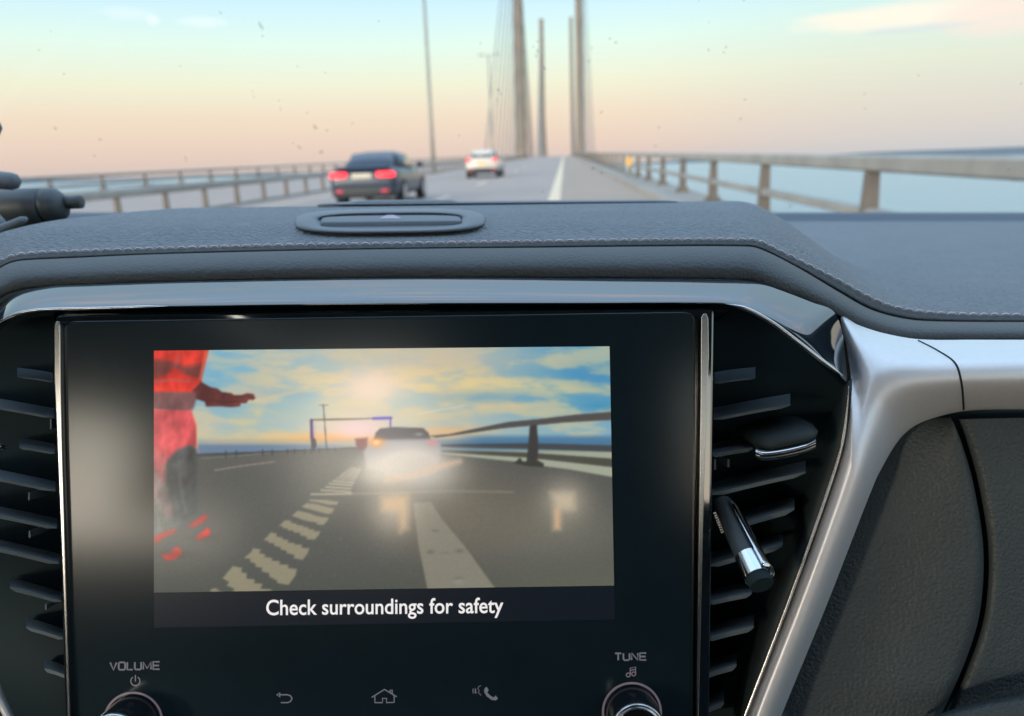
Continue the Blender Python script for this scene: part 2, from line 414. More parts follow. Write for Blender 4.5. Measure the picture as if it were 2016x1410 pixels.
for x, y, l, l2, g in ((-28.2, 490, 'nearer left concrete pylon with stay cables fanning on both sides', 'nearer left pylon', 'stays of the nearer left pylon'),
                    (10.5, 490, 'nearer right concrete pylon, the tall grey one beside the hard shoulder', 'nearer right pylon', 'stays of the nearer right pylon'),
                    (-27.6, 980, 'distant left pylon, short and slim between the two tall ones', 'distant left pylon', 'stays of the distant left pylon'),
                    (10.9, 980, 'distant right pylon mostly hidden behind the nearer right pylon', 'distant right pylon', 'stays of the distant right pylon')):
    pylon(x, y, l); stays(x, y, l2, g)

# street lamps in the central reserve
lampm = mat('lamp_post_steel', (.30, .30, .26), .6, metal=.2, var=(1, .1))
def lamp(y, label):
    r = empty('street_lamp', (-9.95, y, zroad(y))); tag(r, label, 'lamp post', 'street lamps in the central reserve')
    mb = MB(); mb.tube([(0, 0, 0), (0, 0, 4), (0, 0, 14)], [.17, .14, .10], 12); mb.build('pole', lampm, r)
    mb = MB(); mb.tube([(-1.3, 0, 14.05), (0, 0, 13.95), (1.3, 0, 14.05)], .055, 8); mb.build('crossarm', lampm, r)
    for s in (-1, 1):
        mb = MB(); mb.box(s * 1.1 - .32, s * 1.1 + .32, -.14, .14, 13.98, 14.14); mb.build('lamp_head', lampm, r, smooth=False, bevel=.03)
lamp(57.5, 'tall nearer lamp post left of the road, its head above the frame')
lamp(105, 'farther lamp post with a short crossarm above the white car')

# yellow marker on the right
r = empty('emergency_call_box', (2.62, 31.5, zroad(31.5) + .14)); tag(r, 'small yellow roadside box on a grey post at the right railing', 'call box')
mb = MB(); mb.tube([(0, 0, 0), (0, 0, .45)], .04, 8); mb.build('post', lampm, r)
mb = MB(); mb.box(-.10, .10, -.09, .09, .46, .80); mb.build('housing', mat('yellow_box', (.85, .48, .07), .5), r, smooth=False, bevel=.03)
mb = MB(); mb.box(-.06, .06, -.10, -.092, .64, .75); mb.build('door_panel', mat('orange_label', (.72, .30, .06), .5), r, smooth=False)

# ------------------------------------------------------------------ cars ahead
glassd = mat('car_glass', (.03, .05, .07), .06, spec=.7)
tyre = mat('tyre_rubber', (.02, .02, .02), .8)
rimm = mat('rim_alloy', (.45, .45, .46), .35, metal=.8)
lampred = mat('brake_light', (.5, .01, .015), .3, emit=(1.0, .03, .04), estr=2.6)
reflector_glow = mat('reflector_red', (.45, .03, .07), .3, emit=(.5, .03, .08), estr=.3)  # reflectors given a faint red glow of their own
blackp = mat('bumper_plastic', (.03, .032, .035), .6)
def section(y, hw, z0, z1, n=20, e=4.5, taper=0.0):
    V = []
    for k in range(n):
        t = 2 * math.pi * k / n; c, s = math.cos(t), math.sin(t)
        z = (z0 + z1) / 2 + (z1 - z0) / 2 * math.copysign(abs(s) ** (2 / e), s)
        x = hw * math.copysign(abs(c) ** (2 / e), c) * (1 - taper * max(0, (z - z0) / (z1 - z0)))
        V.append(Vector((x, y, z)))
    return V
def ring_loft(mb, secs):
    n = len(secs[0]); V = [p for s in secs for p in s]; Fc = grid_faces(len(secs), n, True)
    Fc += [tuple(reversed(range(n))), tuple(range((len(secs) - 1) * n, len(secs) * n))]; mb.add(V, Fc)
def make_car(name, x, y, label, cat, paintm, kind, plate_mat, lights):
    r = empty(name, (x, y, zroad(y) + .005)); tag(r, label, cat)
    r.rotation_euler = (math.atan(.0145), 0, 0)
    W = .91
    mb = MB()
    if kind == 'saloon':
        ring_loft(mb, [section(0, .72, .32, .80), section(.05, .84, .26, .93), section(.22, .89, .22, 1.02), section(.9, W, .20, 1.03), section(2.2, W, .19, .98), section(3.4, W, .19, .95),
                       section(4.1, .88, .20, .86), section(4.5, .80, .25, .74), section(4.62, .62, .32, .62)])
    else:
        ring_loft(mb, [section(0, .76, .36, .98), section(.06, .86, .28, 1.02), section(.3, .90, .23, 1.04), section(1.2, W, .20, 1.02), section(2.4, W, .20, .99), section(3.3, W, .2, .96),
                       section(3.9, .86, .22, .84), section(4.2, .66, .32, .66)])
    mb.build('body', paintm, r)
    mb = MB()
    if kind == 'saloon':
        gh = [(.75, .68, .99, 1.02, .04), (1.02, .69, .96, 1.20, .12), (1.45, .70, .94, 1.39, .20), (2.2, .71, .94, 1.425, .21), (2.9, .71, .93, 1.38, .20), (3.35, .70, .92, 1.12, .1), (3.62, .66, .9, .97, .02)]
    else:
        gh = [(.10, .66, .96, 1.05, .06), (.22, .70, .96, 1.36, .17), (.5, .71, .96, 1.46, .19), (1.4, .72, .95, 1.50, .2), (2.2, .72, .95, 1.48, .2), (2.8, .70, .94, 1.22, .1), (3.1, .66, .92, 1.0, .02)]
    ring_loft(mb, [section(a, b, c, d, e=5, taper=f) for a, b, c, d, f in gh])
    mb.build('cabin', paintm if kind != 'saloon' else paintm, r)
    # rear window and side windows, 8 mm proud
    if kind == 'saloon':
        mb = MB(); mb.add([(-.60, .80, 1.045), (.60, .80, 1.045), (.52, 1.40, 1.375), (-.52, 1.40, 1.375)], [(0, 1, 2, 3)]); mb.build('rear_window', glassd, r, solid=.01)
        sw = [(.70, 1.10, 1.03), (.70, 3.2, 1.01), (.60, 2.75, 1.33), (.585, 1.55, 1.36)]
    else:
        mb = MB(); mb.add([(-.58, .085, 1.09), (.58, .085, 1.09), (.53, .235, 1.35), (-.53, .235, 1.35)], [(0, 1, 2, 3)]); mb.build('rear_window', glassd, r, solid=.01)
        sw = [(.71, .50, 1.06), (.71, 2.75, 1.03), (.61, 2.35, 1.38), (.60, .62, 1.40)]
    for s in (-1, 1):
        mb = MB(); V = [(s * (a + .018), b, c) for a, b, c in sw]; mb.add(V, [(0, 1, 2, 3)]); mb.build('side_window', glassd, r, solid=.006)
    # wheels
    for s in (-1, 1):
        for yy in ((.95, 3.75) if kind == 'saloon' else (.75, 3.35)):
            mb = MB(); mb.tube([(s * (W - .20), yy, .33), (s * (W + .015), yy, .33)], .33, 24); wv = mb.build('wheel', tyre, r, smooth=False)
            mb = MB(); mb.tube([(s * (W), yy, .33), (s * (W + .022), yy, .33)], .21, 20); mb.build('rim', rimm, wv, smooth=False)
    # lower bumper
    mb = MB(); ring_loft(mb, [section(-.035, .70, .28, .50), section(.0, .82, .24, .54), section(.3, .885, .22, .5)]); mb.build('bumper', blackp if kind == 'saloon' else lights[2], r)
    for s in (-1, 1):
        mb = MB()
        if kind == 'saloon':
            ring_loft(mb, [section(-.012, .22, .755, .885, e=3.5), section(.03, .25, .74, .90, e=3.5), section(.16, .25, .74, .90, e=3.5)])
            for v in mb.V: v.x += s * .615
        else:
            ring_loft(mb, [section(-.012, .12, .86, 1.02, e=3.5), section(.03, .14, .84, 1.05, e=3.5), section(.2, .14, .84, 1.05, e=3.5)])
            for v in mb.V: v.x += s * .72
        mb.build('tail_light', lights[0], r)
        mb = MB(); ring_loft(mb, [section(-.05, .10, .37, .45, e=3), section(-.01, .12, .36, .46, e=3)])
        for v in mb.V: v.x += s * .60
        mb.build('reflector', reflector_glow, r)
        mb = MB(); ring_loft(mb, [section(3.0, .02, .98, 1.08, e=3), section(3.05, .10, .95, 1.10, e=3), section(3.12, .11, .96, 1.10, e=3), section(3.22, .04, .98, 1.06, e=3)])
        for v in mb.V: v.x += s * (W + .05); v.y -= (0 if kind == 'saloon' else .35)
        mb.build('wing_mirror', paintm, r)
    mb = MB(); zc = .80 if kind == 'saloon' else .76; dy = -.02
    mb.box(-.26, .26, dy - .012, dy + .05, zc - .06, zc + .06); mb.build('number_plate', plate_mat, r, smooth=False)
    if kind == 'saloon':
        mb = MB(); ring_loft(mb, [section(.0, .60, .985, 1.0), section(.06, .74, .99, 1.045), section(.24, .76, 1.0, 1.05)]); mb.build('boot_lip', paintm, r)
    return r
make_car('saloon_car', -5.28, 19.5, 'dark blue grey saloon with lit red brake lights in the overtaking lane', 'car',
         mat('dark_paint', (.022, .038, .065), .3, metal=.1, spec=.35, coat=.25), 'saloon', mat('white_plate', (.60, .53, .42), .5), (lampred, reflector_glow, blackp))
make_car('hatchback_car', -4.52, 41.5, 'small white hatchback with yellow number plate farther ahead', 'car',
         mat('white_paint', (.60, .55, .49), .35, coat=.4), 'hatch', mat('yellow_plate', (.85, .50, .12), .5), (mat('tail_red', (.6, .04, .05), .3, emit=(1, .08, .08), estr=1.1), reflector_glow, blackp))

exec_marker = None
# ================================================================== CAR CABIN SHELL (behind the lens, shades the light and shows in reflections)
shell = empty('car_cabin', C(0, -.5, -.6)); tag(shell, 'dark cabin around the front seats with roof, pillars and doors', 'car cabin')
inv = shell.matrix_world  # identity rotation; children built in world coordinates below
sh_off = C(0, -.5, -.6)
dk = mat('dark_trim', (.045, .045, .048), .9)
lt = mat('headliner', (.22, .22, .22), .95)
fab = mat('seat_fabric', (.035, .035, .04), .95)
def cbox(x0, x1, y0, y1, z0, z1): 
    mb = MB(); mb.box(x0, x1, y0, y1, z0, z1); mb.V = [C(*v) - sh_off for v in mb.V]; return mb
cbox(-.72, .72, -2.0, .02, .46, .50).build('roof', lt, shell, smooth=False)
for s in (-1, 1):
    a, b = sorted((s * .74, s * .80))
    cbox(a, b, -2.1, .9, -.90, -.125).build('door', dk, shell, smooth=False)
    cbox(a, b, -.62, (.02 if s < 0 else -.54), -.07, .46).build('pillar', dk, shell, smooth=False)  # left pillar widened over the driver's window to block light
    cbox(a, b, -2.1, (-1.0 if s < 0 else -1.3), -.07, .46).build('pillar', dk, shell, smooth=False)
    if s < 0: cbox(a, b, -1.0, -.62, .105, .46).build('window_blocker', dk, shell, smooth=False)  # added block above the left rear window, shapes the screen's reflection
    m_ = MB(); m_.tube([(s * .77, .90, -.08), (s * .70, .05, .47)], .045, 8); m_.V = [C(*v) - sh_off for v in m_.V]; m_.build('pillar', dk, shell)
    sx = s * .40
    if s > 0:
        cbox(sx - .25, sx + .25, -.80, -.62, -.75, -.12).build('seat_or_blocker', fab, shell, smooth=False, bevel=.05)
    else:
        cbox(sx - .20, sx + .25, -.62, -.48, -.75, -.16).build('seat_or_blocker', fab, shell, smooth=False, bevel=.05)
cbox(-.10, .20, -.45, -.25, -.5, .12).build('seat_or_blocker', fab, shell, smooth=False, bevel=.06)  # added blocker in place of the camera operator's body
cbox(-.72, .72, -2.12, -2.04, -.9, .02).build('tailgate', dk, shell, smooth=False)
cbox(-.72, .72, -1.5, -1.35, -.9, -.02).build('rear_seat', fab, shell, smooth=False, bevel=.05)
cbox(-.80, .80, -2.1, 1.0, -.95, -.90).build('cabin_floor', dk, shell, smooth=False)
cbox(-.80, .80, .96, 1.02, -.95, -.12).build('bulkhead', dk, shell, smooth=False)

cbox(-.13, .13, .08, .26, .34, .38).build('reflection_blocker', dk, shell, smooth=False, bevel=.02)  # unseen block added for a dark reflection in the gloss frame
# ================================================================== DASHBOARD
dash = empty('dashboard', (0, 0, 0))
tag(dash, 'leather-grained grey dashboard with gloss black trim, silver trim and a lit reversing camera screen', 'dashboard')
def part(o): return o
seam_pts = [(-140, 600), (-60, 552), (0, 515), (28, 504), (70, 499), (113, 496.5), (300, 490.5), (560, 483.5), (800, 480), (1060, 476), (1300, 473), (1456, 472.6), (1493, 475.5), (1541, 498), (1598, 526),
            (1655, 555), (1706, 583), (1754, 603), (1811, 614), (1881, 619), (2016, 621), (2200, 622), (2500, 622)]
grv_pts = [(-140, 610), (-60, 566), (0, 529), (17, 520), (43, 514), (142, 509), (284, 502.5), (560, 495), (800, 491), (1060, 488.5), (1300, 486), (1456, 486), (1493, 490), (1569, 527), (1655, 578), (1711, 609),
           (1768, 626), (1825, 633), (2016, 635), (2500, 636)]
bot_pts = [(-140, 680), (-60, 640), (0, 585), (31, 571), (85, 563), (300, 555), (560, 548.5), (800, 546.5), (1060, 546), (1300, 547), (1443, 549.5), (1481, 553), (1520, 567), (1560, 580), (1598, 594), (1635, 610),
           (1655, 621), (1689, 637), (1726, 651), (1769, 663), (1806, 667), (2016, 667), (2500, 668)]
DS = .345
xs = np.linspace(-140, 2500, 331)
ysm = curve_y(seam_pts, xs); ygr = curve_y(grv_pts, xs); ybt = curve_y(bot_pts, xs)
# --- upper pad as a height field in the car's frame
c_, s_ = math.cos(TH), math.sin(TH)
def carYZ(py, d):
    yc = (CY - py) / F * d; return yc * s_ + d * c_, yc * c_ - d * s_
def sstep(x, a, b):
    t = min(1, max(0, (x - a) / (b - a))); return t * t * (3 - 2 * t)
def dseam(px): return DS + .02 * sstep(px, 1500, 1850)
def zh(Y):       # hump, relative profile
    pts = [(.30, -.0345), (.348, -.0325), (.39, -.0275), (.43, -.0243), (.47, -.0228), (.50, -.0228), (.53, -.0245), (.56, -.034), (.60, -.055), (.66, -.068), (1.2, -.070)]
    for (a, b), (c, d) in zip(pts, pts[1:]):
        if Y <= c: return b + (d - b) * sstep(Y, a, c) * .5 + (d - b) * (Y - a) / (c - a) * .5
    return pts[-1][1]
def zp(Y): return -.0695 + .004 * (Y - .35)
def pad_z(X, Y, Ys, Zs):
    a = .098 + .28 * max(0, min(Y, .5) - .345); b = .205 + .22 * max(0, min(Y, .5) - .345)
    w_ = 1 - sstep(X, a, b)
    h = zh(Y)
    if X < 0: # left shoulder falls away
        al = -.305 + .05 * max(0, min(Y, .5) - .345) / .12
        wl = sstep(X, al - .10, al + .03)
        h = -.072 + (h + .072) * wl
    h -= .0038 * (.14 - X) / .29 * sstep(Y, .36, .46) * (X > -.4)
    base = w_ * h + (1 - w_) * zp(Y)
    return base
rows = []
NR = 64
Yend = .93
for i in range(NR):
    row = []
    for j, px in enumerate(xs):
        d = dseam(px)
        Ys, Zs = carYZ(ysm[j] - 2, d); X = (px - CX) / F * d
        t = (i / (NR - 1)); Y = Ys + (Yend - Ys) * (t ** 1.6)
        corr = Zs - pad_z(X, Ys, Ys, Zs)
        z = pad_z(X, Y, Ys, Zs) + corr * math.exp(-((Y - Ys) / .035) ** 1.3)
        row.append(C(X * (1 + (.25 + 1.6 * sstep(X, .2, .4)) * (Y - Ys)), Y, z))
    rows.append(row)
upper = loft('upper_pad', rows, MT['pad'], dash)
# --- seam lip + groove + roll
def prof_rows(defs):
    out = []
    for f in defs:
        out.append([Q(px, *f(j, px)) for j, px in enumerate(xs)])
    return out
lip = []
for u in np.linspace(0, 1, 9):
    # from stitches over a small bead down into the groove
    dd = lambda px, u=u: dseam(px) - .0012 * math.sin(u * math.pi) - .004 * u + (.004 * max(0, (u - .8) / .2))
    lip.append([Q(px, ysm[j] - 2 + (ygr[j] + 1 - ysm[j] + 2) * u, dd(px)) for j, px in enumerate(xs)])
loft('seam_bead', lip, MT['roll'], upper, flip=True)
roll = []
for u in np.linspace(0, 1, 22):
    a = u * math.pi * .62
    rows_y = lambda j, u=u, a=a: ygr[j] - 1 + (ybt[j] - ygr[j] + 3) * ((1 - math.cos(a)) / (1 - math.cos(math.pi * .62)))
    dep = lambda px, a=a: dseam(px) - .004 + .004 * max(0, 1 - a * 8) - .032 * math.sin(min(a, math.pi / 2)) + .012 * max(0, 1 - math.sin(a)) * (1 if a > math.pi / 2 else 0)
    roll.append([Q(px, rows_y(j), dep(px)) for j, px in enumerate(xs)])
roll.append([Q(px, ybt[j] + 3, .345) for j, px in enumerate(xs)])
loft('padded_roll', roll, MT['roll'], dash, flip=True)
# --- stitches
mb = MB()
P = cr([(x, y) for x, y in seam_pts if -70 < x < 2300], 3000); dcum = np.r_[0, np.cumsum(np.hypot(*np.diff(P, axis=0).T))]
s0 = 0.0
while s0 < dcum[-1] - 22:
    def at(s): return np.array([np.interp(s, dcum, P[:, 0]), np.interp(s, dcum, P[:, 1])])
    pts = []
    sl_ = 18.5 + random.uniform(-.6, .6)
    for k in range(8):
        u = k / 7; p = at(s0 + sl_ * u); hgt = 4.2 * math.sin(u * math.pi) ** .7
        pts.append(Q(p[0], p[1] - hgt + 1.2, dseam(p[0]) - .0016 - .0006 * math.sin(u * math.pi)))
    mb.tube(pts, [.00016, .00034, .00040, .00042, .00042, .0004, .00034, .00016], 6)
    s0 += 21.2 + random.uniform(-.5, .5)
mb.build('stitching', MT['thread'], upper)
# second thin accessory line and low hood rim at the far edge of the hump
def ribbon(name, pts, h, d, m, parent, dback=.02):
    """thin raised strip across the dash: outline in the image, thickness along depth"""
    mb = MB(); top = cr(pts, 60); poly = [tuple(p) for p in top] + [(p[0], p[1] + h) for p in top[::-1]]
    mb.prism(poly, d, d + dback); return mb.build(name, m, parent, smooth=False, bevel=.0006)
def hood(name, x0, x1, yf, yb, d0, d1, m):
    n = 50; rows = [[], [], [], []]
    for k in range(n + 1):
        u = k / n; e = min(1, u * 14, (1 - u) * 14) ** .5; x = x0 + (x1 - x0) * u; sl_ = -(x - 768) * .0085
        rows[0].append(Q(x, yf + 3 + sl_, d0 + .004)); rows[1].append(Q(x, yf + 1.6 - .6 * e + sl_, d0 + .0006))
        rows[2].append(Q(x, yf + 1.2 - 1.6 * e + sl_, d0 + .001)); rows[3].append(Q(x, yf - (yf - yb) * e + sl_, d1))
    return loft(name, rows, m, dash, flip=True)
hood('display_hood', 625, 1335, 401, 397, .478, .53, MT['plastic'])
hood('display_hood_lip', 690, 900, 397.5, 394, .50, .53, MT['plastic'])

bpy.context.view_layer.update()
def pd(px, py):
    o_ = Vector((0, 0, 0)); hit, loc, nn, ii = upper.ray_cast(o_, Q(px, py, 1).normalized())
    return -(CAM.transposed() @ loc).z
UPV = C(0, 0, 1)
_tab = [(py, pd(768, py)) for py in np.arange(403, 470, 1.0)]
def hd(py, px=768):
    return float(np.interp(py + (px - 768) * .012, [a for a, b in _tab], [b for a, b in _tab]))
def on_pad(px, py, h):
    d = hd(py, px); d = hd(py + h * F / d, px); return Q(px, py + h * F / d, d) + UPV * h
# --- hazard button with bezel
cx, cy = 768, 435.5
def oval(hw, hh, n=64, e=3.2):
    o = []
    for k in range(n):
        t = 2 * math.pi * k / n; c, s = math.cos(t), math.sin(t)
        X_ = hw * math.copysign(abs(c) ** (2 / e), c)
        o.append((cx + X_, cy + hh * math.copysign(abs(s) ** (2 / e), s) - X_ * .012))
    return o
rings = [[on_pad(x, y, -.0015) for x, y in oval(187, 25)], [on_pad(x, y, .0012) for x, y in oval(186, 24.5)], [on_pad(x, y, .0024) for x, y in oval(182, 22)], [on_pad(x, y, .0026) for x, y in oval(160, 18)],
         [on_pad(x, y, .0022) for x, y in oval(148, 15.5)], [on_pad(x, y, .0006) for x, y in oval(141, 13)], [on_pad(x, y, .0005) for x, y in oval(90, 8)], [on_pad(x, y, .0005) for x, y in oval(5, .5)]]
V = [p for r_ in rings for p in r_]
mesh('hazard_bezel', V, grid_faces(len(rings), 64, True), MT['plastic'], dash)
xL, xR = 636, 904
HBT = .0046
DF = hd(447)
def tf(py, x=768): 
    t = (435 - py) / 15.0; return 1 / ((1 - t) / (DF + .0008) + t / (hd(421) - .004))
def bcol(x, e):
    k = -(x - 770) * .010
    return [Q(x, 447 - e * 3 + k, DF + e * .001), Q(x, 437.5 + e * 2 + k, DF - .0002 + e * .001), Q(x, 435 + e * 2 + k, tf(435)), Q(x, 420 + e * 4 + k, tf(420)), Q(x, 418.5 + e * 5 + k, tf(418.5) + .004)]
cols = [bcol(xL - 5, 1.6), bcol(xL - 3.5, .7), bcol(xL, .2), bcol(xL + 6, 0)] + [bcol(xL + (xR - xL) * k / 12, 0) for k in range(1, 12)] + [bcol(xR - 6, 0), bcol(xR, .2), bcol(xR + 3.5, .7), bcol(xR + 5, 1.6)]
V = [p for c in cols for p in c]; btn = mesh('hazard_button', V, [tuple(reversed(f)) for f in grid_faces(len(cols), 5)], MT['plastic'], dash)
# triangle
def tq(px, py): return Q(px, py, tf(py) - .0018)
mb = MB(); mb.add([tq(746, 430.6), tq(791, 430.2), tq(768.5, 419.6)], [(0, 1, 2)]); mb.build('hazard_triangle', MT['tri'], btn, smooth=False)

# --- gloss black frame over the screen and vents
top_o = [(-60, 650), (0, 600), (20, 583), (45, 572), (85, 565), (130, 561.5), (400, 553), (800, 547), (1200, 548), (1430, 550), (1485, 555), (1540, 573), (1600, 596), (1640, 612), (1657, 650), (1664, 700), (1668, 748)]
bot_o = [(-60, 690), (0, 636), (25, 624), (55, 616), (95, 611), (150, 608), (400, 603), (800, 599), (1200, 598), (1380, 597), (1440, 600), (1490, 616), (1540, 642), (1580, 672), (1615, 703), (1645, 730), (1666, 752)]
A = cr(top_o, 260); B = cr(bot_o, 260)
fr = []
NU = 26
for i in range(NU):
    u = i / (NU - 1)
    row = []
    for k in range(260):
        p = A[k] * (1 - u) + B[k] * u
        # convex: mostly up-facing at the back, turning down at the front
        d = .304 - .0235 * (1 - (1 - u) ** 1.45)
        row.append(Q(p[0], p[1], d))
    fr.append(row)
for du, dd in ((1.2, 0), (3, .0008), (6, .004), (12, .014)):
    row = []
    for k in range(260):
        tn = B[min(k + 1, 259)] - B[max(k - 1, 0)]; nn_ = np.array([-tn[1], tn[0]]); nn_ /= np.hypot(*nn_)
        p = B[k] + nn_ * du; row.append(Q(p[0], p[1], .282 + dd))
    fr.append(row)
loft('gloss_frame', fr, MT['piano'], dash, flip=True)
# bright thin edge inside frame
def tubeline(name, pts, d, rad, m, parent, n=60, taper=True):
    p = cr(pts, n); ds = [d] * n if isinstance(d, float) else list(np.interp(np.linspace(0, 1, n), np.linspace(0, 1, len(d)), d))
    mb = MB(); rr = [rad * (1 if not taper else max(.15, min(1, math.sin(math.pi * (k + .5) / n) * 2.5))) for k in range(n)]
    mb.tube([Q(a[0], a[1], dd) for a, dd in zip(p, ds)], rr, 8); return mb.build(name, m, parent)
tubeline('chrome_edge', [(1428, 598), (1470, 609), (1520, 636), (1570, 673), (1620, 712), (1662, 742)], .2765, .0009, MT['chromedull'], dash)
tubeline('chrome_edge', [(0, 631), (25, 620), (50, 614), (80, 610), (200, 607), (330, 603)], .2765, .0006, MT['chromedull'], dash)
# --- fascia behind everything
mb = MB(); mb.prism([(-140, 600), (1500, 560), (1700, 640), (1750, 800), (1560, 1500), (-140, 1500)], .330, .35); mb.build('fascia', MT['blackleather'], dash, smooth=False)

# --- head unit
hu = MB(); hu.prism(rrect(0, 0, 1, 1, .02), .28, .29)
def tl_quad(tl, tr, br, bl, r, n=6):
    base = rrect(0, 0, 1, 1, r, n)
    out = []
    for u, v in base:
        x = (tl[0] * (1 - u) + tr[0] * u) * (1 - v) + (bl[0] * (1 - u) + br[0] * u) * v
        y = (tl[1] * (1 - u) + tr[1] * u) * (1 - v) + (bl[1] * (1 - u) + br[1] * u) * v
        out.append((x, y))
    return out
hu = MB(); hu.prism(tl_quad((108, 618), (1408, 606), (1396, 1500), (128, 1500), .012), .2840, .31); unit = hu.build('head_unit', MT['piano'], dash, smooth=False, bevel=.0012)
g = MB(); g.prism(tl_quad((124, 632), (1370, 613), (1366, 1480), (141, 1480), .02), .2800, .2835); g.build('screen_panel', MT['panel'], unit, smooth=False, bevel=.0009)
# chrome side strips
def poly_part(name, poly, d0, d1, m, parent, bevel=.0004):
    mb = MB(); mb.prism(poly, d0, d1); return mb.build(name, m, parent, smooth=False, bevel=bevel)
poly_part('side_strip', [(107, 640), (110, 633), (116, 633), (118, 640), (119, 760), (122, 900), (128, 1100), (138, 1410), (142, 1500), (139, 1500), (133, 1410), (122, 1100), (112, 850), (107, 740)], .2775, .284, MT['chromedull'], unit)
poly_part('side_strip', [(1381, 625), (1385, 618), (1391, 618), (1395, 627), (1396, 700), (1393, 780), (1388, 900), (1383, 1100), (1378, 1300), (1374, 1500), (1371, 1500), (1375, 1100), (1378, 900), (1380, 760)], .2775, .284, MT['chromedull'], unit)

# --- the picture on the display: emission colours on a fine grid
TL, TR, BR, BL = (303, 690.5), (1200, 682), (1209, 1153), (303, 1167)
GX, GY = 520, 276
uu, vv = np.meshgrid(np.linspace(0, 1, GX), np.linspace(0, 1, GY))
PX = (TL[0] * (1 - uu) + TR[0] * uu) * (1 - vv) + (BL[0] * (1 - uu) + BR[0] * uu) * vv
PY = (TL[1] * (1 - uu) + TR[1] * uu) * (1 - vv) + (BL[1] * (1 - uu) + BR[1] * uu) * vv
rs = np.random.RandomState(5)
def vnoise(x, y, seed):
    r = np.random.RandomState(seed).rand(64, 64)
    xi = np.floor(x).astype(int); yi = np.floor(y).astype(int); fx = x - xi; fy = y - yi
    fx = fx * fx * (3 - 2 * fx); fy = fy * fy * (3 - 2 * fy)
    g = lambda a, b: r[a % 64, b % 64]
    return (g(xi, yi) * (1 - fx) + g(xi + 1, yi) * fx) * (1 - fy) + (g(xi, yi + 1) * (1 - fx) + g(xi + 1, yi + 1) * fx) * fy
def fbm(x, y, seed, o=5):
    s = 0; a = .5; t = 0
    for k in range(o): s = s + a * vnoise(x * 2 ** k, y * 2 ** k, seed + k); t += a; a *= .55
    return s / t
IMG = np.zeros((GY, GX, 3))
def blend(col, a):
    global IMG
    IMG = IMG * (1 - a[..., None]) + np.array(col, float) * a[..., None]
def smooth(x, a, b):
    t = np.clip((x - a) / (b - a), 0, 1); return t * t * (3 - 2 * t)
def poly_a(pts, soft=1.2):
    pts = np.array(pts, float); n = len(pts); inside = np.zeros(PX.shape, bool); dm = np.full(PX.shape, 1e9)
    for i in range(n):
        x0, y0 = pts[i]; x1, y1 = pts[(i + 1) % n]
        c = ((y0 > PY) != (y1 > PY)) & (PX < (x1 - x0) * (PY - y0) / ((y1 - y0) if y1 != y0 else 1e-9) + x0); inside ^= c
        dx, dy = x1 - x0, y1 - y0; t = np.clip(((PX - x0) * dx + (PY - y0) * dy) / (dx * dx + dy * dy + 1e-9), 0, 1)
        dm = np.minimum(dm, np.hypot(PX - x0 - t * dx, PY - y0 - t * dy))
    sd_ = np.where(inside, dm, -dm); return np.clip(.5 + sd_ / (2 * soft), 0, 1)
def line_a(pts, wd, soft=1.0):
    dm = np.full(PX.shape, 1e9)
    for (x0, y0), (x1, y1) in zip(pts, pts[1:]):
        dx, dy = x1 - x0, y1 - y0; t = np.clip(((PX - x0) * dx + (PY - y0) * dy) / (dx * dx + dy * dy + 1e-9), 0, 1)
        dm = np.minimum(dm, np.hypot(PX - x0 - t * dx, PY - y0 - t * dy))
    return np.clip((wd / 2 - dm) / soft + .5, 0, 1)
def glow_a(x, y, rx, ry, p=1.0): return np.exp(-(((PX - x) / rx) ** 2 + ((PY - y) / ry) ** 2) * p)
def P(col, pts, soft=1.2, al=1.0): blend(col, poly_a(pts, soft) * al)
# sky
base = np.zeros(PX.shape + (3,))
fx = np.clip((PX - 303) / 900, 0, 1)
left, mid, right = np.array([122, 182, 214.]), np.array([160, 190, 205.]), np.array([82, 156, 198.])
w1 = smooth(fx, .12, .45)[..., None]; w2 = smooth(fx, .55, 1.0)[..., None]
IMG = (left * (1 - w1) + mid * w1) * (1 - w2) + right * w2
IMG = IMG + (np.array([185, 200, 200.]) - IMG) * (smooth(PY, 760, 860) * .55)[..., None]
ang = (PY - 690) + .10 * np.abs(PX - 745)
n1 = fbm(PX / 95 + PY / 210, (PY - .10 * np.abs(PX - 745) * np.sign(PX - 745)) / 26, 11, 6)
n2 = fbm(PX / 40, PY / 11 + PX / 190, 31, 5)
cl_ = smooth(n1 * .78 + n2 * .22, .38, .64)
topm = smooth(PY, 905, 700) * .9 + .1
blend((216, 202, 176), cl_ * (.80 - .30 * fx) * (1 - .35 * glow_a(440, 720, 70, 40)))
blend((200, 190, 182), glow_a(860, 705, 180, 42) * .55)
blend((236, 212, 158), smooth(n2 * .5 + n1 * .5, .45, .66) * glow_a(800, 760, 230, 40) * .9)
blend((232, 215, 165), glow_a(930, 757, 150, 14) * .60 * (0.4 + n2))
blend((226, 214, 170), glow_a(1080, 765, 90, 12) * .45 * (0.4 + n2))
blend((96, 160, 205), glow_a(975, 782, 95, 12) * .75)
blend((110, 165, 210), glow_a(560, 775, 75, 10) * .35)
blend((72, 145, 198), glow_a(1165, 738, 60, 22) * .65)
blend((66, 150, 190), glow_a(1190, 800, 50, 9) * .7)
blend((228, 200, 165), (glow_a(1012, 799, 26, 6) + glow_a(955, 801, 18, 5)) * .6)
blend((230, 205, 165), line_a([(500, 790), (590, 770), (690, 765)], 5, 6) * .45)
blend((235, 210, 150), (glow_a(478, 833, 24, 9) + glow_a(508, 812, 12, 9)) * .55)
blend((232, 236, 236), line_a([(820, 816), (870, 806), (915, 799)], 1.6, 1.2) * .7)
blend((240, 216, 205), glow_a(735, 758, 62, 30) * .95)
blend((243, 222, 214), glow_a(735, 765, 34, 26, .8) * .9)
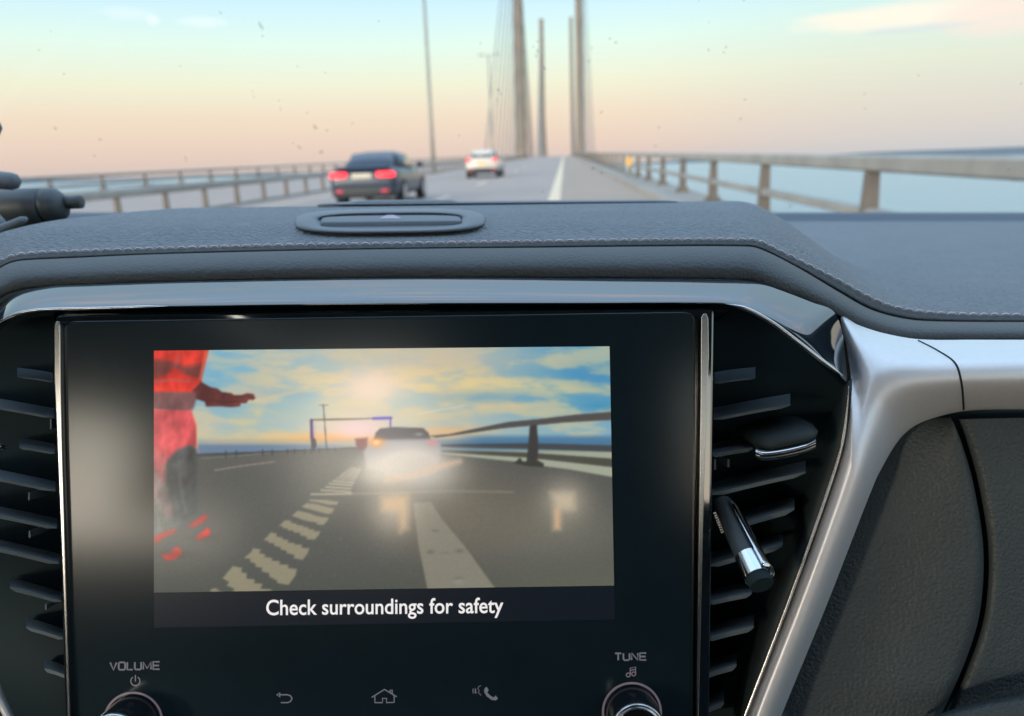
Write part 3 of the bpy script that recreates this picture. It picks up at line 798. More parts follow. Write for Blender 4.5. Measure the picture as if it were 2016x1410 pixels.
blend((232, 208, 156), np.exp(-((PX - 760) / 330) ** 2) * smooth(PY, 870, 770) * .30 + np.exp(-((PX - 700) / 380) ** 2) * glow_a(PX, 830, 1, 34) * .25)
blend((214, 206, 160), smooth(n1, .42, .62) * smooth(PX, 900, 1100) * .35)
# horizon
blend((235, 205, 150), smooth(PY, 838, 866) * np.exp(-((PX - 640) / 250) ** 2) * .9)
blend((242, 172, 92), glow_a(665, 862, 85, 9) * .95)
blend((240, 205, 205), glow_a(705, 845, 58, 24) * .9)
blend((238, 190, 140), glow_a(880, 850, 75, 10) * .75)
hl = 868 + (PX - 500) * .0
blend((150, 150, 150), np.exp(-((PY - 869) / 5) ** 2) * (PX < 700) * .35)
blend((118, 140, 165), smooth(PY, 868 - (PX > 800) * 9, 880 - (PX > 800) * 8) * (1 - .55 * glow_a(760, 880, 110, 30)))
blend((84, 130, 165), smooth(PY, 852, 864) * smooth(PX, 870, 960) * .75)
blend((172, 178, 160), smooth(PY, 880, 892) * smooth(PX, 850, 900))
# road
rd = [(300, 898), (400, 893), (560, 888), (700, 882), (780, 884), (869, 894), (1013, 909), (1072, 918), (1120, 924), (1215, 941), (1215, 1175), (295, 1175)]
P((100, 101, 97), rd, 1.5)
ra = poly_a(rd, 1.5)
blend((128, 126, 116), ra * glow_a(1090, 1040, 150, 70) * .85)
blend((134, 126, 112), ra * glow_a(900, 1010, 150, 90) * .8)
blend((112, 110, 106), ra * glow_a(620, 910, 200, 26) * .7)
blend((88, 92, 84), ra * smooth(PY, 1080, 1170) * .45)
blend((118, 119, 104), ra * smooth(PY, 1060, 1160) * smooth(PX, 700, 1200) * .6)
gr = (rs.rand(GY, GX) - .5)
gr2 = vnoise(PX / 2.5, PY / 1.8, 77) - .5
# left far guardrail
blend((70, 76, 80), line_a([(388, 896), (520, 890), (700, 882)], 2.5))
blend((150, 150, 142), line_a([(396, 903), (470, 898), (530, 892)], 1.6) * .7)
for px in (445, 465, 517, 536, 566, 580, 600, 612, 628, 645, 660): blend((70, 74, 76), line_a([(px, 889 - (px - 440) * .03), (px, 900 - (px - 440) * .05)], 3) * .8)
blend((165, 160, 150), line_a([(423, 926), (480, 917), (541, 909)], 2.2) * .85)
# lamp + gantry
blend((88, 90, 92), line_a([(636.5, 797), (639, 830), (643, 886)], 2.2)); blend((96, 98, 100), line_a([(628, 798), (646, 798)], 1.6) * .7)
blend((95, 92, 70), line_a([(612, 827), (700, 825), (738, 824)], 2.6)); blend((98, 72, 190), line_a([(735, 824), (770, 823)], 5, 1.5))
blend((70, 60, 120), line_a([(613, 828), (614, 858), (617, 886)], 6)); blend((214, 140, 220), line_a([(619, 832), (621, 862)], 2) * .7)
blend((60, 58, 66), line_a([(617, 868), (618, 878)], 10)); blend((98, 80, 170), line_a([(769, 823), (769, 842)], 3))
# right parapet
P((98, 94, 92), [(844, 858), (884, 855), (951, 841), (1000, 831), (1062, 825), (1137, 816), (1206, 810.5), (1206, 827), (1112, 832), (1042, 838.6), (988, 843.6), (938, 851), (859, 862)], 1.3)
P((84, 88, 90), [(868, 875), (1040, 872.5), (1206, 877), (1206, 890), (1040, 884), (869, 880)], 1.2)
P((92, 92, 84), [(868, 886), (1037, 891), (1206, 903), (1206, 920), (1037, 901), (871, 891)], 1.2)
P((78, 76, 74), [(1043, 838), (1057, 836), (1060, 880), (1058, 912), (1036, 912), (1040, 880)], 1.2)
P((76, 76, 70), [(1010, 912), (1018, 907), (1022, 902), (1026, 903), (1028, 908), (1035, 909), (1058, 909), (1060, 906), (1063, 909), (1070, 912), (1071, 920), (1040, 918)], 1.2)
# boundary line, stripes
blend((150, 146, 136), line_a([(640, 973), (760, 971), (850, 968), (900, 967), (1010, 969)], 4, 2.5) * .6)
z1 = lambda L_: [(x / 4.148 + 280, y / 4.148 + 900) for x, y in L_]
cream = (158, 152, 130)
for y_, xa, xb in ((303, 1380, 1710), (268, 1462, 1700), (242, 1500, 1702), (215, 1530, 1715), (193, 1560, 1727), (172, 1585, 1737), (155, 1607, 1745), (140, 1627, 1752), (126, 1645, 1760), (112, 1665, 1768), (98, 1682, 1775), (84, 1700, 1782)):
    wd = 3.6 if y_ > 180 else 2.4
    q = z1([(xa, y_ + 2), (xb, y_ - 2 + (18 if y_ < 290 else 0))]); blend((180, 172, 152), line_a(q, wd, 1.3) * .85)
for pts in ([(740, 890), (815, 905), (810, 940), (855, 950), (850, 990), (920, 1000), (915, 1030), (985, 1035), (965, 1075), (1055, 1080), (1050, 1110), (740, 1110), (750, 1075), (690, 1050), (710, 1020), (655, 990)],
            [(905, 745), (970, 755), (955, 785), (1005, 795), (1000, 815), (1065, 825), (1055, 845), (1125, 850), (1120, 875), (1195, 880), (1190, 905), (1265, 915), (1250, 970), (1195, 1045), (1105, 1030), (1100, 1010), (1035, 975), (1040, 950), (975, 935), (980, 905), (925, 895), (925, 870), (880, 855), (885, 830), (830, 825), (890, 775)],
            [(1050, 615), (1100, 625), (1095, 650), (1145, 655), (1145, 670), (1195, 680), (1190, 700), (1245, 700), (1245, 715), (1305, 715), (1300, 740), (1365, 745), (1350, 790), (1310, 840), (1235, 825), (1245, 800), (1180, 785), (1180, 765), (1130, 755), (1130, 735), (1075, 725), (1080, 705), (1030, 700), (1030, 685), (990, 680)],
            [(1165, 515), (1220, 520), (1210, 535), (1260, 545), (1265, 555), (1315, 560), (1315, 570), (1360, 575), (1360, 590), (1405, 590), (1400, 605), (1455, 605), (1440, 640), (1410, 675), (1340, 670), (1345, 650), (1290, 640), (1290, 620), (1235, 615), (1235, 600), (1190, 600), (1190, 585), (1145, 580), (1150, 565), (1115, 565)],
            [(1270, 437), (1330, 450), (1385, 465), (1420, 480), (1480, 490), (1525, 495), (1510, 525), (1480, 555), (1425, 550), (1425, 535), (1360, 525), (1300, 510), (1265, 495), (1220, 480)],
            [(1345, 375), (1430, 385), (1500, 405), (1570, 420), (1550, 460), (1510, 465), (1450, 450), (1380, 430), (1320, 415), (1300, 405)],
            [(1370, 345), (1500, 350), (1605, 365), (1590, 390), (1520, 390), (1440, 370), (1360, 360)],
            [(555, 1080), (600, 1070), (620, 1085), (650, 1100), (560, 1100)]):
    P(cream, z1(pts), 1.0, .95)
# broad white line
P((152, 148, 134), [(814, 990), (849, 989), (869, 1021), (913, 1073), (976, 1160), (842, 1162), (824, 1074)], 1.3, .85)
for x, y, rx, ry in ((848, 1087, 7, 4), (905, 1085, 8, 4), (856, 1045, 7, 2), (877, 1090, 9, 2), (902, 1139, 10, 3)): blend((112, 110, 100), glow_a(x, y, rx, ry) * .7)
for x, y, rx, ry in ((876, 1092, 8, 2), (903, 1145, 11, 6)): blend((158, 158, 146), glow_a(x, y, rx, ry) * .6)
for _ in range(26): blend((150, 150, 140), glow_a(rs.uniform(600, 1000), rs.uniform(1060, 1150), 1.6, 1.2) * .4)
blend((116, 112, 108), line_a([(922, 1000), (946, 1016), (950, 1034), (935, 1046), (910, 1050)], 2.5, 2) * .5)
# red vehicle behind + car
P((120, 60, 66), [(699, 864), (724, 862), (724, 884), (703, 886)], 2.5, .9)
P((90, 84, 90), [(735, 868), (740, 852), (748, 844), (775, 841), (833, 843), (843, 852), (850, 868), (790, 872)], 1.5)
blend((150, 175, 160), glow_a(825, 855, 8, 3) * .8)
P((170, 166, 172), [(730, 866), (853, 864), (864, 874), (866, 905), (850, 925), (722, 925), (716, 890)], 3, .9)
blend((226, 216, 204), np.clip(glow_a(800, 925, 82, 34) + glow_a(815, 905, 70, 30) * .8, 0, 1) * .93)
blend((232, 222, 206), glow_a(745, 930, 42, 34) * .6)
blend((206, 200, 190), glow_a(850, 940, 60, 50) * .55)
blend((236, 204, 178), line_a([(762, 946), (815, 934), (872, 917), (905, 908)], 10, 10) * .6)
blend((250, 160, 80), glow_a(741, 871, 14, 9)); blend((255, 220, 150), glow_a(741, 871, 6, 4))
blend((222, 160, 155), glow_a(851, 871, 11, 7) * .8)
blend((214, 200, 182), glow_a(775, 1000, 50, 55) * .75)
blend((232, 200, 162), poly_a([(752, 980), (802, 976), (802, 1040), (788, 1048), (786, 1008), (752, 1006)], 9) * .7)  # L-shaped reflections painted into the picture, left and right
blend((196, 186, 168), glow_a(1112, 985, 44, 42) * .75)
blend((222, 204, 176), poly_a([(1084, 970), (1130, 970), (1132, 1003), (1104, 1006), (1103, 1042), (1090, 1042), (1090, 990)], 9) * .6)
blend((226, 188, 148), poly_a([(1092, 1003), (1102, 1003), (1102, 1042), (1092, 1042)], 4) * .6)
# person in red hi-vis
body = [(300, 686), (411, 686), (404, 718), (395.5, 746), (399, 754.5), (413, 762), (428, 765), (437, 772), (455, 774), (461, 778), (475, 778), (487, 774), (499, 776), (503, 784), (498, 788), (489.5, 787), (485, 794), (474, 794),
        (473, 800), (456, 802), (437, 800.5), (406, 800.5), (403, 791), (385, 785.5), (381, 803), (375, 813), (382, 825), (386, 837), (386, 879.5), (388, 889), (387, 1010), (350, 1040), (300, 1060)]
blend((240, 190, 150), np.clip(poly_a([(375, 813), (384, 818), (389, 837), (390, 890), (384, 890), (380, 840)], 2), 0, 1) * .8)
P((216, 74, 62), body[:6] + [(398, 772), (376, 786), (300, 806)], 1.3)
P((112, 62, 60), [(396, 752), (413, 762), (428, 765), (437, 772), (455, 774), (461, 778), (475, 778), (487, 774), (499, 776), (503, 784), (498, 788), (489.5, 787), (485, 794), (474, 794), (473, 800), (456, 802), (437, 800.5), (406, 800.5), (403, 791), (385, 785.5), (378, 770)], 1.2)
P((120, 78, 76), [(300, 708), (330, 710), (366, 722), (400, 716), (396, 745), (370, 740), (345, 735), (300, 745)], 5, .85)
P((206, 62, 52), [(342, 722), (356, 730), (374, 752), (378, 768), (320, 768), (322, 745)], 4, .8)
P((128, 92, 92), [(300, 772), (385, 772), (386, 788), (381, 803), (375, 812), (300, 806)], 3)
P((205, 92, 96), [(300, 806), (376, 808), (382, 825), (386, 837), (387, 880), (370, 878), (350, 890), (335, 905), (300, 930)], 2.5)
P((196, 118, 118), [(300, 880), (330, 900), (322, 960), (340, 1020), (325, 1020), (300, 980)], 7, .75)
P((92, 94, 94), [(330, 905), (350, 885), (372, 878), (387, 884), (389, 950), (389, 1010), (362, 1030), (345, 1010), (330, 960)], 4, .95)
P((128, 136, 132), [(303, 930), (322, 950), (340, 1020), (345, 1045), (303, 1050)], 7, .7)
P((92, 100, 102), [(352, 960), (388, 960), (392, 1015), (404, 1050), (386, 1056), (368, 1030), (350, 1085), (322, 1092), (330, 1050)], 6, .6)
P((205, 60, 55), [(372, 1034), (385, 1024), (403, 1012), (409, 1020), (396, 1032), (378, 1040)], 3, .8)
P((222, 62, 56), [(384, 1058), (396, 1048), (410, 1038), (415, 1048), (410, 1058), (392, 1063)], 2.5)
P((200, 66, 58), [(303, 1056), (325, 1046), (346, 1041), (347, 1048), (325, 1058), (305, 1072)], 3, .8)
P((212, 70, 62), [(316, 1092), (334, 1088), (346, 1076), (356, 1080), (358, 1092), (344, 1102), (326, 1103)], 2.5)
pm_ = poly_a(body, 2)
fold = fbm(PX / 22 + PY / 60, PY / 40 - PX / 50, 91, 4) - .5
IMG = IMG * (1 + (pm_ * fold * .55)[..., None])
blend((235, 120, 90), poly_a([(402, 690), (411, 690), (404, 718), (396, 746), (392, 746), (398, 716)], 2) * .7)
blend((150, 150, 150), line_a([(303, 752), (340, 748), (372, 752)], 5, 3) * .35 + line_a([(352, 700), (346, 720)], 5, 3) * .3)
blend((70, 40, 42), (line_a([(412, 788), (440, 792), (470, 790)], 3, 3) + line_a([(455, 782), (490, 780)], 2, 2)) * .5)
blend((60, 62, 60), glow_a(345, 1092, 34, 8) * .35 + glow_a(400, 1058, 26, 6) * .35)
blend((160, 158, 152), (line_a([(352, 905), (356, 960), (366, 1010)], 4, 5)) * .25)
lum = IMG.mean(2, keepdims=True); IMG = np.clip(lum + (IMG - lum) * 1.02, 0, 255)
IMG = 255 * (IMG / 255) ** 1.14
# soft video blur
for _ in range(2): 
    K = np.pad(IMG, ((1, 1), (1, 1), (0, 0)), 'edge'); IMG = (K[1:-1, 1:-1] * 2 + K[:-2, 1:-1] + K[2:, 1:-1] + K[1:-1, :-2] + K[1:-1, 2:]) / 6
# grain
IMG = IMG * (1 + gr[..., None] * .02 * ra[..., None]) + gr2[..., None] * 6 * ra[..., None]
IMG = np.clip(IMG, 0, 255) / 255.0
LIN = np.where(IMG <= .04045, IMG / 12.92, ((IMG + .055) / 1.055) ** 2.4)
V = [Q(float(a), float(b), .27985) for a, b in zip(PX.ravel(), PY.ravel())]
scm = bpy.data.materials.new('lit_display'); scm.use_nodes = True; t_ = scm.node_tree; p_ = t_.nodes['Principled BSDF']
at_ = t_.nodes.new('ShaderNodeAttribute'); at_.attribute_name = 'picture'; at_.attribute_type = 'GEOMETRY'
p_.inputs['Base Color'].default_value = (.008, .008, .01, 1); p_.inputs['Roughness'].default_value = .17; p_.inputs['Specular IOR Level'].default_value = .6
t_.links.new(at_.outputs['Color'], p_.inputs['Emission Color']); p_.inputs['Emission Strength'].default_value = .95
disp = mesh('camera_picture', V, [tuple(reversed(f)) for f in grid_faces(GY, GX)], scm, unit, smooth=False)
ca_ = disp.data.color_attributes.new('picture', 'FLOAT_COLOR', 'POINT')
ca_.data.foreach_set('color', np.concatenate([LIN.reshape(-1, 3), np.ones((GX * GY, 1))], 1).ravel().astype(np.float32))
poly_part('caption_bar', [(303, 1168), (1209, 1154), (1211, 1220), (303, 1236)], .2799, .2801, MT['backlit'], unit, bevel=0)

# --- writing and symbols
def text_part(name, s, x0, x1, ybase, ytop_cap, d, m, parent, slope=0.0, bold=0.0, ext=True):
    cu = bpy.data.curves.new(name, 'FONT'); cu.body = s; cu.size = 1.0; cu.offset = bold; cu.resolution_u = 4; cu.space_character = 1.12 if s.isupper() else 1.0
    o = bpy.data.objects.new('tmp', cu); COL.objects.link(o); bpy.context.view_layer.update()
    me = bpy.data.meshes.new_from_object(o.evaluated_get(bpy.context.evaluated_depsgraph_get())); bpy.data.objects.remove(o)
    xs_ = [v.co.x for v in me.vertices]; a, b = min(xs_), max(xs_); sx = (x1 - x0) / (b - a); cap = .70
    sy = (ybase - ytop_cap) / cap
    for v in me.vertices:
        X = x0 + (v.co.x - a) * sx; Y = ybase - v.co.y * sy + slope * (X - x0); v.co = Q(X, Y, d)
    me.materials.clear(); me.materials.append(m)
    ob = bpy.data.objects.new(name, me); COL.objects.link(ob); ob.parent = parent
    return ob
text_part('caption_text', 'Check surroundings for safety', 524, 991, 1211, 1181, .27965, MT['caption'], unit, -.010, .012)
def arc(cx, cy, r, a0, a1, n=40): return [(cx + r * math.cos(R(a0 + (a1 - a0) * k / n)), cy - r * math.sin(R(a0 + (a1 - a0) * k / n))) for k in range(n + 1)]
def strokes(name, lines, wd, m, parent, d=.27975):
    mb = MB()
    for ln in lines:
        closed = len(ln) > 2 and ln[0] == ln[-1]; n = len(ln); V = []
        P_ = np.array(ln, float)
        for i in range(n):
            a = P_[i - 1 if i > 0 else (n - 2 if closed else 0)]; b = P_[i + 1 if i < n - 1 else (1 if closed else n - 1)]
            t = b - a; t /= (np.hypot(*t) + 1e-9); nn_ = np.array([-t[1], t[0]]) * wd / 2
            V += [Q(*(P_[i] + nn_), d), Q(*(P_[i] - nn_), d)]
        mb.add(V, [(2 * i, 2 * i + 1, 2 * i + 3, 2 * i + 2) for i in range(n - 1)])
    return mb.build(name, m, parent, smooth=False)
GL = {'V': [[(0, 1), (.5, 0), (1, 1)]], 'O': [[(.5, 1), (.14, 1), (0, .86), (0, .14), (.14, 0), (.86, 0), (1, .14), (1, .86), (.86, 1), (.5, 1)]], 'L': [[(0, 1), (0, 0), (1, 0)]],
      'U': [[(0, 1), (0, .15), (.15, 0), (.85, 0), (1, .15), (1, 1)]], 'M': [[(0, 0), (0, 1), (.5, .12), (1, 1), (1, 0)]], 'E': [[(1, 1), (0, 1), (0, 0), (1, 0)], [(0, .5), (.92, .5)]],
      'T': [[(0, 1), (1, 1)], [(.5, 1), (.5, 0)]], 'N': [[(0, 0), (0, 1), (1, 0), (1, 1)]]}
def lettering(name, word, x0, x1, yb, yt, slope, wd):
    wid = [{'M': 1.2, 'L': .85}.get(c, 1.0) for c in word]; gap = .34; u = (x1 - x0) / (sum(wid) + gap * (len(word) - 1)); x = x0; ls = []
    for c, w_ in zip(word, wid):
        for st__ in GL[c]: ls.append([(x + a * w_ * u, yb - b * (yb - yt) + slope * (x - x0)) for a, b in st__])
        x += (w_ + gap) * u
    strokes(name, ls, wd, MT['print'], unit)
lettering('volume_text', 'VOLUME', 217, 314, 1319, 1304.5, -.016, 3.3)
lettering('tune_text', 'TUNE', 1211, 1272, 1300, 1286.5, -.012, 3.3)
strokes('power_symbol', [arc(266.5, 1341, 9, 122, 418, 30), [(266.5, 1329), (266.5, 1342)]], 2.2, MT['print'], unit)
strokes('music_symbol', [arc(1237, 1329, 3.8, 0, 360, 20), arc(1247.5, 1327, 3.8, 0, 360, 20), [(1240.8, 1329), (1240.8, 1315.5), (1251.3, 1313.5), (1251.3, 1327)], [(1241, 1320), (1251, 1318)]], 2.2, MT['printpink'], unit)
strokes('back_symbol', [[(549, 1368), (566, 1368), (572, 1370), (575, 1375), (572, 1381), (566, 1383.5), (553, 1383.5)], [(551, 1363.5), (545, 1368), (551, 1372.5), (551, 1363.5)]], 2.4, MT['print'], unit)
strokes('home_symbol', [[(732, 1373), (757, 1357.5), (781, 1372)], [(738, 1371), (738, 1383.5), (753, 1383.5), (753, 1375), (761, 1375), (761, 1383.5), (776, 1383), (776, 1370)], [(768, 1364), (768, 1359), (772, 1359), (772, 1366)]], 2.4, MT['print'], unit)
mb = MB(); mb.prism([(954, 1356), (958, 1353), (962, 1359), (959, 1364), (965, 1370), (972, 1374), (976, 1370), (980, 1376), (976, 1379), (968, 1378), (958, 1371), (953, 1362)], .2796, .27985)
ph_ = mb.build('phone_symbol', MT['print'], unit, smooth=False)
strokes('voice_symbol', [[(947, 1350), (942, 1352), (941, 1357), (944, 1360), (941, 1363), (945, 1367), (947, 1369)], arc(944, 1361, 9, 150, 205, 6), arc(944, 1361, 13, 155, 200, 6), [(936, 1355), (937, 1366)]], 1.6, MT['print'], unit)

# --- knobs
def knob(cx_, cy_, name):
    m3 = MB(); n = 72; kd = .28
    ring = strokes('knob_ring', [[(cx_ + 57 * math.cos(2 * math.pi * k / n), cy_ + 57 * math.sin(2 * math.pi * k / n)) for k in range(n)] + [(cx_ + 57, cy_)]], 4.2, MT['printpink'], unit, d=.27965)
    # body: revolve about the optical direction
    o0 = Q(cx_, cy_, kd); ax = -(Q(CX, CY, 1)).normalized(); ux = CAM @ Vector((1, 0, 0)); uy = CAM @ Vector((0, 1, 0))
    prof = [(.0101, 0), (.0100, .004), (.0098, .0125), (.0095, .0135), (.0091, .0137), (.0088, .0132), (.0084, .0134), (.0080, .0139), (.0074, .0138), (.0070, .0128), (.0058, .0124), (.003, .0126), (0.0001, .0127)]
    V = []
    for rr, hh in prof: V += [o0 + ax * hh + (ux * math.cos(2 * math.pi * k / n) + uy * math.sin(2 * math.pi * k / n)) * rr for k in range(n)]
    o = mesh(name, V, grid_faces(len(prof), n, True), mat('knob_gloss', (.03, .04, .045), .12, metal=.6), unit)
_k = knob
def knob(a, b, nm):
    _k(a, b, nm); n = 72; o0 = Q(a, b, .28); ax = -(Q(CX, CY, 1)).normalized(); ux = CAM @ Vector((1, 0, 0)); uy = CAM @ Vector((0, 1, 0)); V = []
    pr = [(.0096, .0137), (.0094, .0142), (.0091, .0143), (.0088, .0138), (.0085, .0141), (.0082, .0145), (.0078, .0144), (.0076, .0137)]
    for rr, hh in pr: V += [o0 + ax * hh + (ux * math.cos(2 * math.pi * k / n) + uy * math.sin(2 * math.pi * k / n)) * rr for k in range(n)]
    mesh('knob_highlight_ring', V, grid_faces(len(pr), n, True), MT['chromedull'], unit)  # bright ring added to give the knob its highlight arcs
knob(262, 1421, 'volume_knob'); knob(1244, 1402, 'tune_knob')

# --- air vents
def slat(x0, y0, x1, y1, th, parent, d=.294, back=.03, up=26):
    """blade: front edge from (x0,y0) to (x1,y1), runs back and upward"""
    mb = MB(); n = 8
    rows = []
    for k in range(n + 1):
        u = k / n; x = x0 + (x1 - x0) * u; bow = 3.0 * math.sin(u * math.pi); y = y0 + (y1 - y0) * u - bow * .4
        e = 1.0 if 0 < k < n else .5
        rows.append([Q(x, y + th * e, d + .001), Q(x, y + th * .25, d), Q(x, y, d + .0012), Q(x, y - up, d + back), Q(x, y - up + 8, d + back + .002), Q(x, y + th * e, d + .003)])
    V = [p for r_ in rows for p in r_]; Fc = grid_faces(len(rows), 6, True); m_ = len(V)
    Fc += [tuple(reversed(range(6))), tuple(range(m_ - 6, m_))]
    mb.add(V, Fc); return mb.build('slat', MT['slat'], parent, smooth=False)
vent_r = MB()
vent_r.prism([(1396, 640), (1440, 612), (1500, 632), (1575, 682), (1662, 752), (1660, 830), (1632, 930), (1590, 1050), (1530, 1215), (1470, 1360), (1450, 1500), (1380, 1500)], .3235, .328)
vr = vent_r.build('air_vent', MT['black'], dash, smooth=False)
for a in ((1407, 753, 1487, 743, 4), (1405, 823, 1556, 795, 7), (1400, 894, 1482, 880, 9), (1401, 970, 1586, 927, 10), (1420, 1040, 1564, 998, 12), (1397, 1109, 1541, 1070, 12), (1394, 1182, 1480, 1164, 12), (1390, 1253, 1484, 1230, 13), (1384, 1326, 1450, 1306, 13), (1380, 1398, 1425, 1380, 12)):
    slat(*a, parent=vr, back=.026, up=20)
# vertical vanes behind
for x in (1438, 1434, 1432, 1430): pass
mb = MB()
for x, ya, yb in ((1408, 905, 925), (1434, 905, 920)): mb = MB(); mb.prism([(x - 2, ya), (x + 2, ya), (x + 2, yb), (x - 2, yb)], .300, .312); mb.build('vane', MT['slat'], vr, smooth=False)
# adjuster tab with chrome lip
tab = MB(); 
rows_t = [[Q(1450, 853, .318), Q(1478, 846, .319), Q(1545, 832, .319), Q(1570, 834, .318)], [Q(1470, 868, .300), Q(1500, 862, .2985), Q(1578, 843, .298), Q(1596, 848, .299)], [Q(1492, 884, .288), Q(1520, 885, .284), Q(1596, 868, .2835), Q(1606, 863, .287)]]
tbo = loft('vent_tab', rows_t, MT['blackleather'], vr, solid=.003)
mb = MB(); lipc = cr([(1488, 884), (1500, 890), (1540, 886), (1590, 874), (1606, 866)], 24)
for k in range(1):
    rws = [[Q(p[0], p[1] - 4, .2845) for p in lipc], [Q(p[0], p[1], .2825) for p in lipc], [Q(p[0], p[1] + 6, .2820) for p in lipc], [Q(p[0], p[1] + 13, .2835) for p in lipc], [Q(p[0], p[1] + 17, .2865) for p in lipc]]
loft('chrome_lip', rws, MT['chrome'], tbo, flip=True)
# frame side of the vent (dark, between slats and silver)
sd_l = cr([(1668, 752), (1664, 830), (1640, 920), (1598, 1040), (1540, 1200), (1480, 1400), (1455, 1500)], 60); sd_r = cr([(1672, 745), (1668, 830), (1645, 935), (1604, 1055), (1550, 1215), (1485, 1410), (1460, 1500)], 60)
inn = cr([(1655, 770), (1632, 830), (1612, 905), (1585, 960), (1555, 1080), (1500, 1200), (1455, 1340), (1430, 1500)], 60)
loft('vent_surround', [[Q(*p, .322) for p in inn], [Q(*p, .305) for p in (inn * .6 + sd_l * .4)], [Q(*p, .294) for p in sd_l], [Q(*(p + np.array([6, 0])), .296) for p in sd_r]], MT['blackleather'], dash, flip=True)
# left vent
vl = MB(); vl.prism([(-120, 640), (0, 640), (60, 618), (106, 616), (120, 900), (138, 1500), (-120, 1500)], .3235, .328); vlo = vl.build('air_vent', MT['black'], dash, smooth=False)
for a in ((34, 740, 104, 750, 4), (-60, 792, 106, 820, 6), (38, 879, 108, 890, 6), (-60, 930, 109, 964, 7), (-60, 1002, 112, 1037, 8), (-50, 1068, 116, 1106, 9), (20, 1154, 120, 1181, 9), (52, 1232, 124, 1254, 9), (88, 1314, 131, 1328, 9)):
    slat(*a, parent=vlo, back=.026, up=16)
mb = MB()
for x, ya, yb in ((57, 970, 985), (58, 1045, 1058), (90, 1190, 1200), (100, 825, 845)): mb = MB(); mb.prism([(x - 1.5, ya), (x + 1.5, ya), (x + 1.5, yb), (x - 1.5, yb)], .298, .312); mb.build('vane', MT['slat'], vlo, smooth=False)
mb = MB(); mb.tube([Q(-50, 872, .283), Q(-4, 880, .284), Q(12, 881, .287)], [.0016, .0015, .0008], 10); mb.build('chrome_lip', MT['chrome'], vlo)

# --- silver trim
O = cr([(1440, 1500), (1471, 1410), (1560, 1180), (1642, 950), (1668, 850), (1676, 760), (1668, 690), (1656, 624), (1690, 640), (1740, 656), (1810, 668), (1920, 669), (2016, 669), (2200, 668)], 300)
Mi = cr([(1460, 1500), (1490, 1410), (1580, 1180), (1664, 950), (1692, 850), (1704, 775), (1714, 742), (1735, 724), (1765, 715), (1830, 714), (1920, 712), (2016, 710), (2200, 708)], 300)
I = cr([(1505, 1500), (1538, 1410), (1632, 1180), (1722, 950), (1745, 905), (1760, 880), (1778, 857), (1802, 838), (1835, 824), (1900, 809), (2016, 806), (2200, 805)], 300)
rows = []
def leg(k): return 1 - sstep(k / 299, .48, .62)      # 1 on the leg, 0 on the arm
for u in np.linspace(0, 1, 9):
    rows.append([Q(*(O[k] * (1 - u) + Mi[k] * u), (.289 * leg(k) + .318 * (1 - leg(k))) * (1 - u) + (.281 * leg(k) + .292 * (1 - leg(k))) * u - .0014 * math.sin(math.pi * u)) for k in range(300)])
for u in np.linspace(0.07, 1, 15):
    rows.append([Q(*(Mi[k] * (1 - u) + I[k] * u), (.281 * leg(k) + .292 * (1 - leg(k))) - .0034 * math.sin(math.pi * u ** .8) * (1 - leg(k)) - .001 * math.sin(math.pi * u) * leg(k) + .013 * u ** 3.2) for k in range(300)])
rows.append([Q(*(I[k]), (.281 * leg(k) + .292 * (1 - leg(k))) + .032) for k in range(300)])
rows.insert(0, [Q(*(O[k]), .33) for k in range(300)])
trim = loft('silver_trim', rows, MT['silver'], dash, flip=True)
bpy.context.view_layer.update()
mb = MB(); jp = []
for p in cr([(1808, 671), (1845, 690), (1880, 715), (1892, 750), (1897, 800), (1897, 806)], 40):
    hit, loc, nn, ii = trim.ray_cast(Vector((0, 0, 0)), Q(p[0], p[1], 1).normalized())
    if hit: jp.append(loc)
mb.tube(jp, .00042, 8); mb.build('trim_joint', MT['black'], trim)
tubeline('chrome_edge', [(1440, 1478), (1466, 1410), (1554, 1180), (1635, 950), (1658, 870), (1668, 800), (1671, 760)], .286, .0007, MT['chromedull'], trim)
# left lower corner of the same trim
poly_l = cr([(-40, 1310), (-10, 1330), (0, 1348), (14, 1380), (30, 1412), (60, 1480)], 40); poly_m = cr([(-70, 1330), (-20, 1370), (0, 1400), (14, 1430), (40, 1500)], 40)
loft('silver_trim', [[Q(*p, .300) for p in poly_l], [Q(*(p * .8 + q * .2), .286) for p, q in zip(poly_l, poly_m)], [Q(*(p * .4 + q * .6), .283) for p, q in zip(poly_l, poly_m)], [Q(*q, .292) for q in poly_m]], MT['silver'], dash)

# --- glove box panels
gl = cr([(1470, 1500), (1530, 1410), (1626, 1180), (1716, 950), (1745, 895), (1770, 860), (1800, 838), (1835, 825), (1872, 822)], 120)
gr_ = cr([(1800, 1500), (1852, 1410), (1905, 1290), (1930, 1200), (1936, 1080), (1916, 950), (1896, 880), (1880, 838), (1873, 826)], 120)
gr_ = np.array(gr_)
rows = []
for u in np.linspace(0, 1, 40):
    e = .006 * (1 - min(1, (1 - u) / .06)) ** 2
    rows.append([Q(*(gl[k] * (1 - u) + gr_[k] * u), .318 - .010 * math.sin(math.pi * min(1, u * 1.05) * .5) + .0012 * math.sin(u * 5) + e + .010 * (1 - sstep(k / 119, 0, .25)) * 0) for k in range(120)])
loft('knee_panel', rows, MT['glove'], dash, flip=True)
g2l = gr_ + np.array([10.0, 0]); g2r = cr([(2300, 1340), (2300, 1250), (2300, 1150), (2300, 1050), (2300, 950), (2300, 880), (2300, 815)], 120)
rows = []
for u in np.linspace(0, 1, 40):
    e = .006 * (1 - min(1, u / .04)) ** 2
    rows.append([Q(*(g2l[k] * (1 - u) + g2r[k] * u), .310 + .010 * u + e) for k in range(120)])
loft('glove_box', rows, MT['glove'], dash, flip=True)
